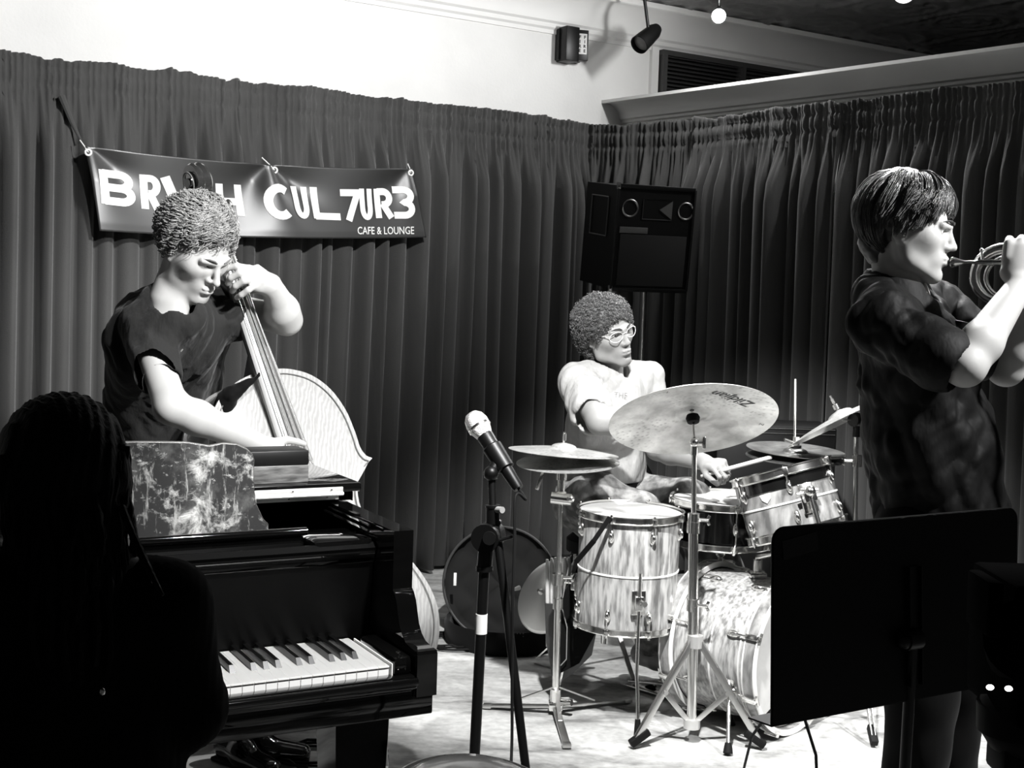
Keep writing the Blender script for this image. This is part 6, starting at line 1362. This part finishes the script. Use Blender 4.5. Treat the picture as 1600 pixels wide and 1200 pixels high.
for t0, t1, z0, z1 in ((.25, .78, .05, .2),):
    a_ = V[3]*(1-t0)+V[7]*t0-uz*.06; b_ = V[3]*(1-t1)+V[7]*t1-uz*.06; on = nrm(np.cross(uz, sx_)); on = on if on[0] < 0 or on[1] < 0 else -on
    for p0, p1 in ((a_, b_), (b_, b_-uz*.19), (b_-uz*.19, a_-uz*.19), (a_-uz*.19, a_)): mb.tube([p0+on*.004, p1+on*.004], .004, 6)
mb.build('handle_plate', mat('dim_grey', .06, .4), spk)
for c_ in (V[3], V[0]): mb = MB(); mb.box(c_, (.02, .02, .035), None, .004); mb.build('corner_protector', gm, spk)
pb_ = PY(1000, 600, 6.45); pb_ = A(pb_[0]-.0, pb_[1], 0); ss = root('speaker_stand', pb_, 'dim grey tripod pole holding up the corner loudspeaker', 'stand')
mb = MB(); mb.cyl(pb_+A(0, 0, .3), pb_+A(0, 0, FC[2]-hh_s+.02), .018, 16); mb.build('pole', gm, ss)
for k in range(3): d = A(math.cos(.3+k*2.09), math.sin(.3+k*2.09), 0); mb = MB(); mb.tube([pb_+A(0, 0, .7), pb_+d*.45+A(0, 0, .02)], .012, 8); mb.build('leg', 'black', ss)

# ================================================================== MICROPHONE AND STAND
mk = PY(745, 661, 2.72); mt_ = PY(803, 752, 2.66); md_ = nrm(mt_-mk)
mic = root('microphone', mk, 'handheld vocal microphone with a silver mesh head, clipped to the black stand', 'microphone')
mb = MB(); mb.lathe([(.001, -.026), (.014, -.0235), (.022, -.014), (.0255, 0), (.025, .006), (.0245, .012), (.0235, .016), (.019, .03), (.0175, .034)], mk, axis=md_, k=32); g = mb.build('mesh_head', mat('silver_mesh', .85, .4, 1., bump=(420, .6, (1, 1, 1))), mic)
mb = MB(); mb.lathe([(.0225, .008), (.0258, .009), (.0258, .014), (.0225, .015)], mk, axis=md_, k=32); mb.build('grille_band', 'chrome', g)
mb = MB(); mb.lathe([(.0175, .032), (.0185, .036), (.0165, .075), (.0145, .12), (.012, .165), (.011, .172), (.001, .173)], mk, axis=md_, k=24); mb.build('body', 'black', mic)
mb = MB(); mb.lathe([(.0168, .066), (.0176, .068), (.0166, .071)], mk, axis=md_, k=24); mb.build('ring', 'grey', mic)
msb = PY(742, 1215, 2.66); mb0 = A(msb[0], msb[1], 0)
ms = root('microphone_stand', mb0, 'black boom microphone stand with a wrap of white tape on its post', 'stand')
pv = PY(765, 838, 2.66)
low = A(mb0[0]-.012, mb0[1], .02); top_ = PY(757, 880, 2.66)
mb = MB(); mb.tube([low, top_], .0115, 16); mb.build('lower_post', 'black', ms)
mb = MB(); mb.tube([PY(757, 885, 2.66), PY(760, 850, 2.66)], .016, 16); mb.cyl(PY(757, 892, 2.66), PY(757, 884, 2.66), .018, 16); mb.build('post_clutch', 'black', ms)
mb = MB(); mb.cyl(pv-A(.01, .03, 0), pv+A(.005, .03, 0), .03, 20); mb.cyl(pv+A(.0, -.045, .004), pv+A(.0, .02, 0), .014, 14); mb.rbox(pv+A(-.01, 0, -.02), pv+A(.012, 0, .04), .03, .02, A(0, 1, 0), .006); mb.tube([PY(778, 845, 2.63), PY(802, 838, 2.62)], .004, 8); mb.build('boom_joint', 'black', ms)
mb = MB(); mb.tube([PY(822, 1205, 2.6), PY(779, 850, 2.64), PY(770, 800, 2.66), PY(768, 740, 2.67)], [.0095, .0095, .0085, .0085], 14); mb.build('boom_arm', 'black', ms)
mb = MB(); mb.cyl(PY(770, 818, 2.655), PY(770, 793, 2.655), .0145, 16); mb.cyl(PY(770, 793, 2.655), PY(770, 789, 2.655), .016, 16); mb.build('boom_sleeve', 'black', ms)
mb = MB(); mb.cyl(PY(774, 796, 2.65), PY(785, 797, 2.63), .007, 12); mb.build('clamp_knob', 'grey', ms)
mb = MB(); mb.lathe([(.0165, .06), (.0215, .064), (.0195, .12), (.016, .122)], mk, axis=md_, k=20, a0=.4, a1=5.6); c1_ = PY(767, 747, 2.665); mb.ball(c1_+A(0, 0, .01), .016, 12); mb.tube([c1_, PY(768, 736, 2.67), mk+md_*.095], [.015, .012, .014], 10); mb.build('mic_clip', 'black', ms)
mb = MB(); tpp = low+(top_-low)*((PY(752, 975, 2.66)[2]-low[2])/(top_[2]-low[2]))
mb.tube([tpp-A(0, 0, .02), tpp+A(0, 0, .022)], .0128, 14); mb.build('tape_wrap', 'tape', ms)
for k in range(3): d = A(math.cos(.5+k*2.09), math.sin(.5+k*2.09), 0); mb = MB(); mb.tube([low+A(0, 0, .12), low+d*.3+A(0, 0, .0)], .008, 8); mb.build('leg', 'black', ms)
ce = [mk+md_*.17, mk+md_*.2, PY(806, 775, 2.62), PY(804, 850, 2.6), PY(801, 950, 2.58), PY(800, 1050, 2.58), PY(800, 1150, 2.56), PY(797, 1230, 2.5)]
pts = [p for p in smooth_poly([tuple(p) for p in ce], 6)]; mb = MB(); mb.tube([np.array(p) for p in pts]+[A(pts[-1][0], pts[-1][1]-.02, .01), A(pts[-1][0]+.4, pts[-1][1]-.3, .008)], .0032, 8)
tag(mb.build('microphone_cable', 'rubber'), 'thin black cable hanging from the microphone down past its stand', 'cable')

# ================================================================== MUSIC STAND (back of the desk towards the camera)
m0, m1, m3 = PZ(1207, 826, 1.12), PZ(1588, 793, 1.12), PZ(1207, 1133, .812)
mu = nrm(m1-m0); mv_ = nrm(m3-m0); mv_ = nrm(mv_-mu*(mv_@mu)); mn_ = np.cross(mu, mv_); mn_ = mn_ if mn_[1] < 0 else -mn_
Wd = np.linalg.norm(m1-m0); Hd = np.linalg.norm(m3-m0); mc = m0+mu*Wd/2
pbm = A(*PY(1415, 1130, 2.2)[:2], 0); mst = root('music_stand', pbm, 'wide black music stand seen from behind, in front of the trumpet player', 'stand')
def md2(x, y, z=0.): return m0+mu*x+mv_*y+mn_*z
def corner(cx, cy, r_, a0): return [(cx+r_*math.cos(math.radians(a0+i*18)), cy+r_*math.sin(math.radians(a0+i*18))) for i in range(6)]
rr = .022; poly = corner(rr, rr, rr, 180)+corner(Wd-rr, rr, rr, 270)+[(Wd, Hd), (0, Hd)]
mb = MB(); mb.prism(poly, .003, m0, np.stack([mu, mv_, mn_], 1)); mb.build('desk', mat('matt_black_steel', .0025, .5, spec=.25), mst, sharp=.4)
mb = MB(); mb.tube([md2(*p) for p in [(0, Hd)]+poly[:-2]+[(Wd, Hd)]], .0022, 6); mb.build('rolled_edge', 'black', mst)
mb = MB(); mb.prism([(0, 0), (Wd, 0), (Wd, .055), (0, .055)], .003, md2(0, Hd), np.stack([mu, -mn_, mv_], 1)); mb.build('shelf', 'black', mst)
mb = MB(); cx = Wd*.535
for dx in (-.014, .014): mb.rbox(md2(cx+dx, Hd*.27, .006), md2(cx+dx+.004, Hd*.92, .006), .003, .012, mn_)
mb.rbox(md2(cx, Hd*.27, .004), md2(cx, Hd*.92, .004), .026, .004, mn_); mb.build('back_channel', 'black', mst)
mb = MB(); jn_ = md2(cx-.008, Hd*.66, .012); mb.cyl(jn_-mu*.02, jn_+mu*.012, .018, 18); mb.ball(jn_-mu*.02, .016, 12); mb.build('tilt_joint', 'black', mst)
mb = MB(); mb.tube([pbm+A(0, 0, .06), A(jn_[0], jn_[1], jn_[2]-.0)], .0095, 14); mb.build('post', 'black', mst)
mb = MB(); mb.box(md2(.055, .03, .004), (.075, .03, .001), np.stack([nrm(mu-mv_*.15), nrm(mv_+mu*.15), mn_], 1)); mb.build('dull_label', mat('dull_sticker', .006, .7), mst)
for k in range(3): d = A(math.cos(.5+k*2.09), math.sin(.5+k*2.09), 0); mb = MB(); mb.tube([pbm+A(0, 0, .1), pbm+d*.3+A(0, 0, .012)], .009, 8); mb.build('leg', 'black', mst)

# ================================================================== CAMERA ON A TRIPOD at the right edge
vb = A(*PY(1590, 1100, 1.25)[:2], 0); vc_ = root('video_camera', A(vb[0], vb[1], .8), 'black video camera with two small glowing lights at the right edge of the picture', 'camera')
def vp(x, y, Y_=1.25): return PY(x, y, Y_)
mb = MB(); c = (vp(1550, 897)+vp(1680, 990))/2; mb.box(vp(1615, 940, 1.28), (.085, .12, .056), None, .005); mb.build('monitor_hood', mat('camera_plastic', .0006, .9, spec=.02), vc_)
mb = MB(); mb.box(vp(1538, 942, 1.2), (.014, .06, .052), None, .003); mb.build('flip_screen', mat('camera_plastic', .0006, .9, spec=.02), vc_)
mb = MB(); mb.box(vp(1600, 1035, 1.25), (.07, .14, .1), None, .012); mb.tube([vp(1605, 1000, 1.2), vp(1610, 1050, 1.32)], .04, 20); mb.build('body', mat('camera_plastic', .0006, .9), vc_)
for x, y in ((1547, 1074), (1576, 1076)): mb = MB(); mb.ball(vp(x, y, 1.165), (.0036, .003, .0026), 12); mb.build('indicator', 'led', vc_)
mb = MB(); mb.cyl(vp(1600, 1098), vp(1600, 1140), .045, 20); mb.ball(vp(1600, 1120), .045, 14); mb.build('base_plate', 'rubber', vc_)
tb = A(vb[0]+.01, vb[1], 0); tr = root('tripod', tb, 'black tripod holding the video camera at the right edge', 'tripod')
mb = MB(); mb.cyl(vp(1605, 1142), vp(1605, 1190), .03, 18); mb.box(vp(1592, 1185, 1.25), (.05, .05, .03), None, .005); mb.cyl(A(*vp(1605, 1190)[:2], .75), vp(1605, 1190), .02, 14); mb.build('head', 'rubber', tr)
for k in range(3): d = A(math.cos(.2+k*2.09), math.sin(.2+k*2.09), 0); mb = MB(); mb.tube([A(*vp(1605, 1190)[:2], .8), A(*vp(1605, 1190)[:2], 0)+d*.4+A(0, 0, .01)], .014, 10); mb.build('leg', 'rubber', tr)

# ================================================================== GREY DOMED LID at the bottom edge
dc = PY(735, 1268, 1.62); dm = root('domed_lid', dc-A(0, 0, .05), 'smooth grey domed lid rising at the bottom edge before the microphone stand', 'lid')
gd = mat('glossy_grey_plastic', .42, .18, coat=.6); R_ = frame(nrm(A(.05, -.12, 1)))
rd_ = .128
mb = MB(); mb.lathe([(rd_, -.09), (rd_, -.045), (rd_*.985, -.02), (rd_*.93, .008), (rd_*.86, .02), (rd_*.84, .0195), (rd_*.8, .026), (rd_*.6, .042), (rd_*.3, .05), (.001, .052)], dc, R=R_, k=64); mb.build('dome', gd, dm)
mb = MB(); mb.lathe([(rd_*.85, .018), (rd_*.87, .024), (rd_*.84, .026)], dc, R=R_, k=64); mb.build('raised_ring', 'tape', dm)
mb = MB(); mb.cyl(A(dc[0], dc[1], .0), dc-A(0, 0, .09), .03, 20); mb.cyl(A(dc[0], dc[1], 0), A(dc[0], dc[1], .02), .14, 32); mb.build('pedestal', gd, dm)

# ================================================================== BAGS, CABLES, BOX BEHIND THE KIT
gb = PZ(790, 1008, .0); gY = 5.55; gc = PY(782, 912, 5.5)
bg = root('drum_bag', A(gc[0], gc[1], 0), 'open round quilted drum bag propped against the drapes behind the microphone stand', 'bag')
nb = nrm(A(.05, -.93, .36)); Rg = frame(nb); rg = .245
q_m = mat('quilted_lining', .014, .85, spec=.08)
Vq = []; Fq = []; nr, na = 16, 56
for i in range(nr+1):
    for j in range(na):
        r0 = rg*i/nr; a = 2*math.pi*j/na; x, y = r0*math.cos(a), r0*math.sin(a); dd = .02*abs(math.sin(x*17+y*17))**.6*abs(math.sin(x*17-y*17))**.6+.012*vnoise(A(x*9, y*9, 1)[None], 1)[0]
        Vq.append(gc+Rg@A(x, y, dd-.03*(i/nr < .98)))
Fq = [(i*na+j, i*na+(j+1) % na, (i+1)*na+(j+1) % na, (i+1)*na+j) for i in range(nr) for j in range(na)]
mesh_obj('quilted_lining', Vq, Fq, q_m, bg, sharp=0)
mb = MB(); mb.tube([gc+Rg@A(rg*1.01*math.cos(a), rg*1.01*math.sin(a), .012) for a in np.linspace(0, 6.283, 60)[:-1]], .0065, 8, closed=True); mb.build('zip_edge', mat('dark_piping', .03, .5), bg)
mb = MB(); mb.lathe([(rg, -.035), (rg*1.02, .01), (rg*1.03, -.02), (rg*1.0, -.12), (.001, -.13)], gc, R=Rg, k=56); mb.build('bag_shell', 'blackcloth', bg)
mb = MB(); mb.box(PY(711, 905, 5.36), (.012, .004, .055), None, .001); mb.build('white_label', 'tape', bg)
mb = MB(); bc_ = PZ(790, 1000, .0); bb0 = A(gc[0]+.03, gc[1]-.12, .0); mb.lathe([(.25, .0), (.262, .02), (.265, .08), (.255, .1), (.24, .09), (.23, .03), (.001, .025)], bb0, k=56); mb.build('bag_base', 'blackcloth', bg)
mb = MB(); cg = PY(808, 998, 5.05)
for i in range(5):
    for j in range(4): mb.ball(PY(799+i*4.6, 990+j*4.6, 5.13), .003, 5)
mb.build('mesh_vent', mat('vent_grey', .06, .6), bg)['kind'] = 'stuff'
cc_ = PY(846, 925, 5.0); cup = nrm(A(-.62, -.62, .48)); o_, _, _ = cymbal('spare_cymbal', cc_, cup, .155, 'spare pale cymbal leaning in the open drum bag beside the stick bag', mat('plain_pale_bronze', .85, .42, .8), bell=.012, bow=.05)
mb = MB(); p_ = PY(803, 921, 4.95); mb.tube([p_, p_+A(.02, .03, .0)], [.006, .01], 8); mb.build('cymbal_nut', 'tape', o_)
# cables on the floor by the piano
rc_ = random.Random(8)
for i, (c0, lab) in enumerate(((PZ(705, 1008, 0), 'loose coil of black cable on the floor between the piano and the drum bag'), (PZ(500, 1188, 0), 'black cable coiled on the floor behind the front piano leg'))):
    mb = MB(); pts = []
    for j in range(70): a = j*.34; r0 = .13+.03*math.sin(j*.37)+.01*rc_.random(); pts.append(c0+A(r0*math.cos(a)*1.3, r0*math.sin(a)*.8, .008+.004*(j % 5)))
    mb.tube(pts, .0045, 6); tag(mb.build('cable_coil', 'rubber'), lab, 'cable')
mb = MB(); mb.tube([PY(596, 1145, 2.75), PY(603, 1165, 2.74), PY(605, 1195, 2.73), A(*PZ(600, 1240, 0)[:2], .006)], .0032, 8); tag(mb.build('pale_cable', 'tape'), 'thin pale cord hanging behind the front piano leg', 'cable')
mb = MB(); mb.tube([PZ(1160, 1210, .01), PY(1175, 1150, 3.4), PY(1200, 1115, 3.2), PY(1222, 1092, 3.0), PY(1250, 1100, 3.0), PY(1275, 1180, 3.0), A(*PY(1290, 1300, 3.0)[:2], .006)], .004, 8); tag(mb.build('floor_cable', 'rubber'), 'black cord curving up from the floor to the corner of the music stand', 'cable')
mb = MB(); pf = PZ(716, 996, .03); mb.rbox(pf, pf+A(.12, .02, -.01), .03, .012, A(0, 0, 1), .005); tag(mb.build('white_plug', 'tape'), 'small pale plug lying on the cables beside the piano', 'plug')
mb = MB(); p_ = PY(1190, 800, 5.3); p0 = A(p_[0], p_[1], 0); ab = root('amplifier', p0, 'black amplifier cabinet with a pale trim line behind the ride cymbal', 'amplifier')
zt_ = PY(1190, 665, 5.3)[2]; mb.box(p0+A(.05, .15, zt_/2), (.5, .3, zt_), None, .012); mb.build('cabinet', cabm, ab)
mb = MB()
for z in (-.01, -.03): mb.box(p0+A(.05, -.003, zt_+z), (.48, .006, .003))
mb.build('trim_line', gm, ab)
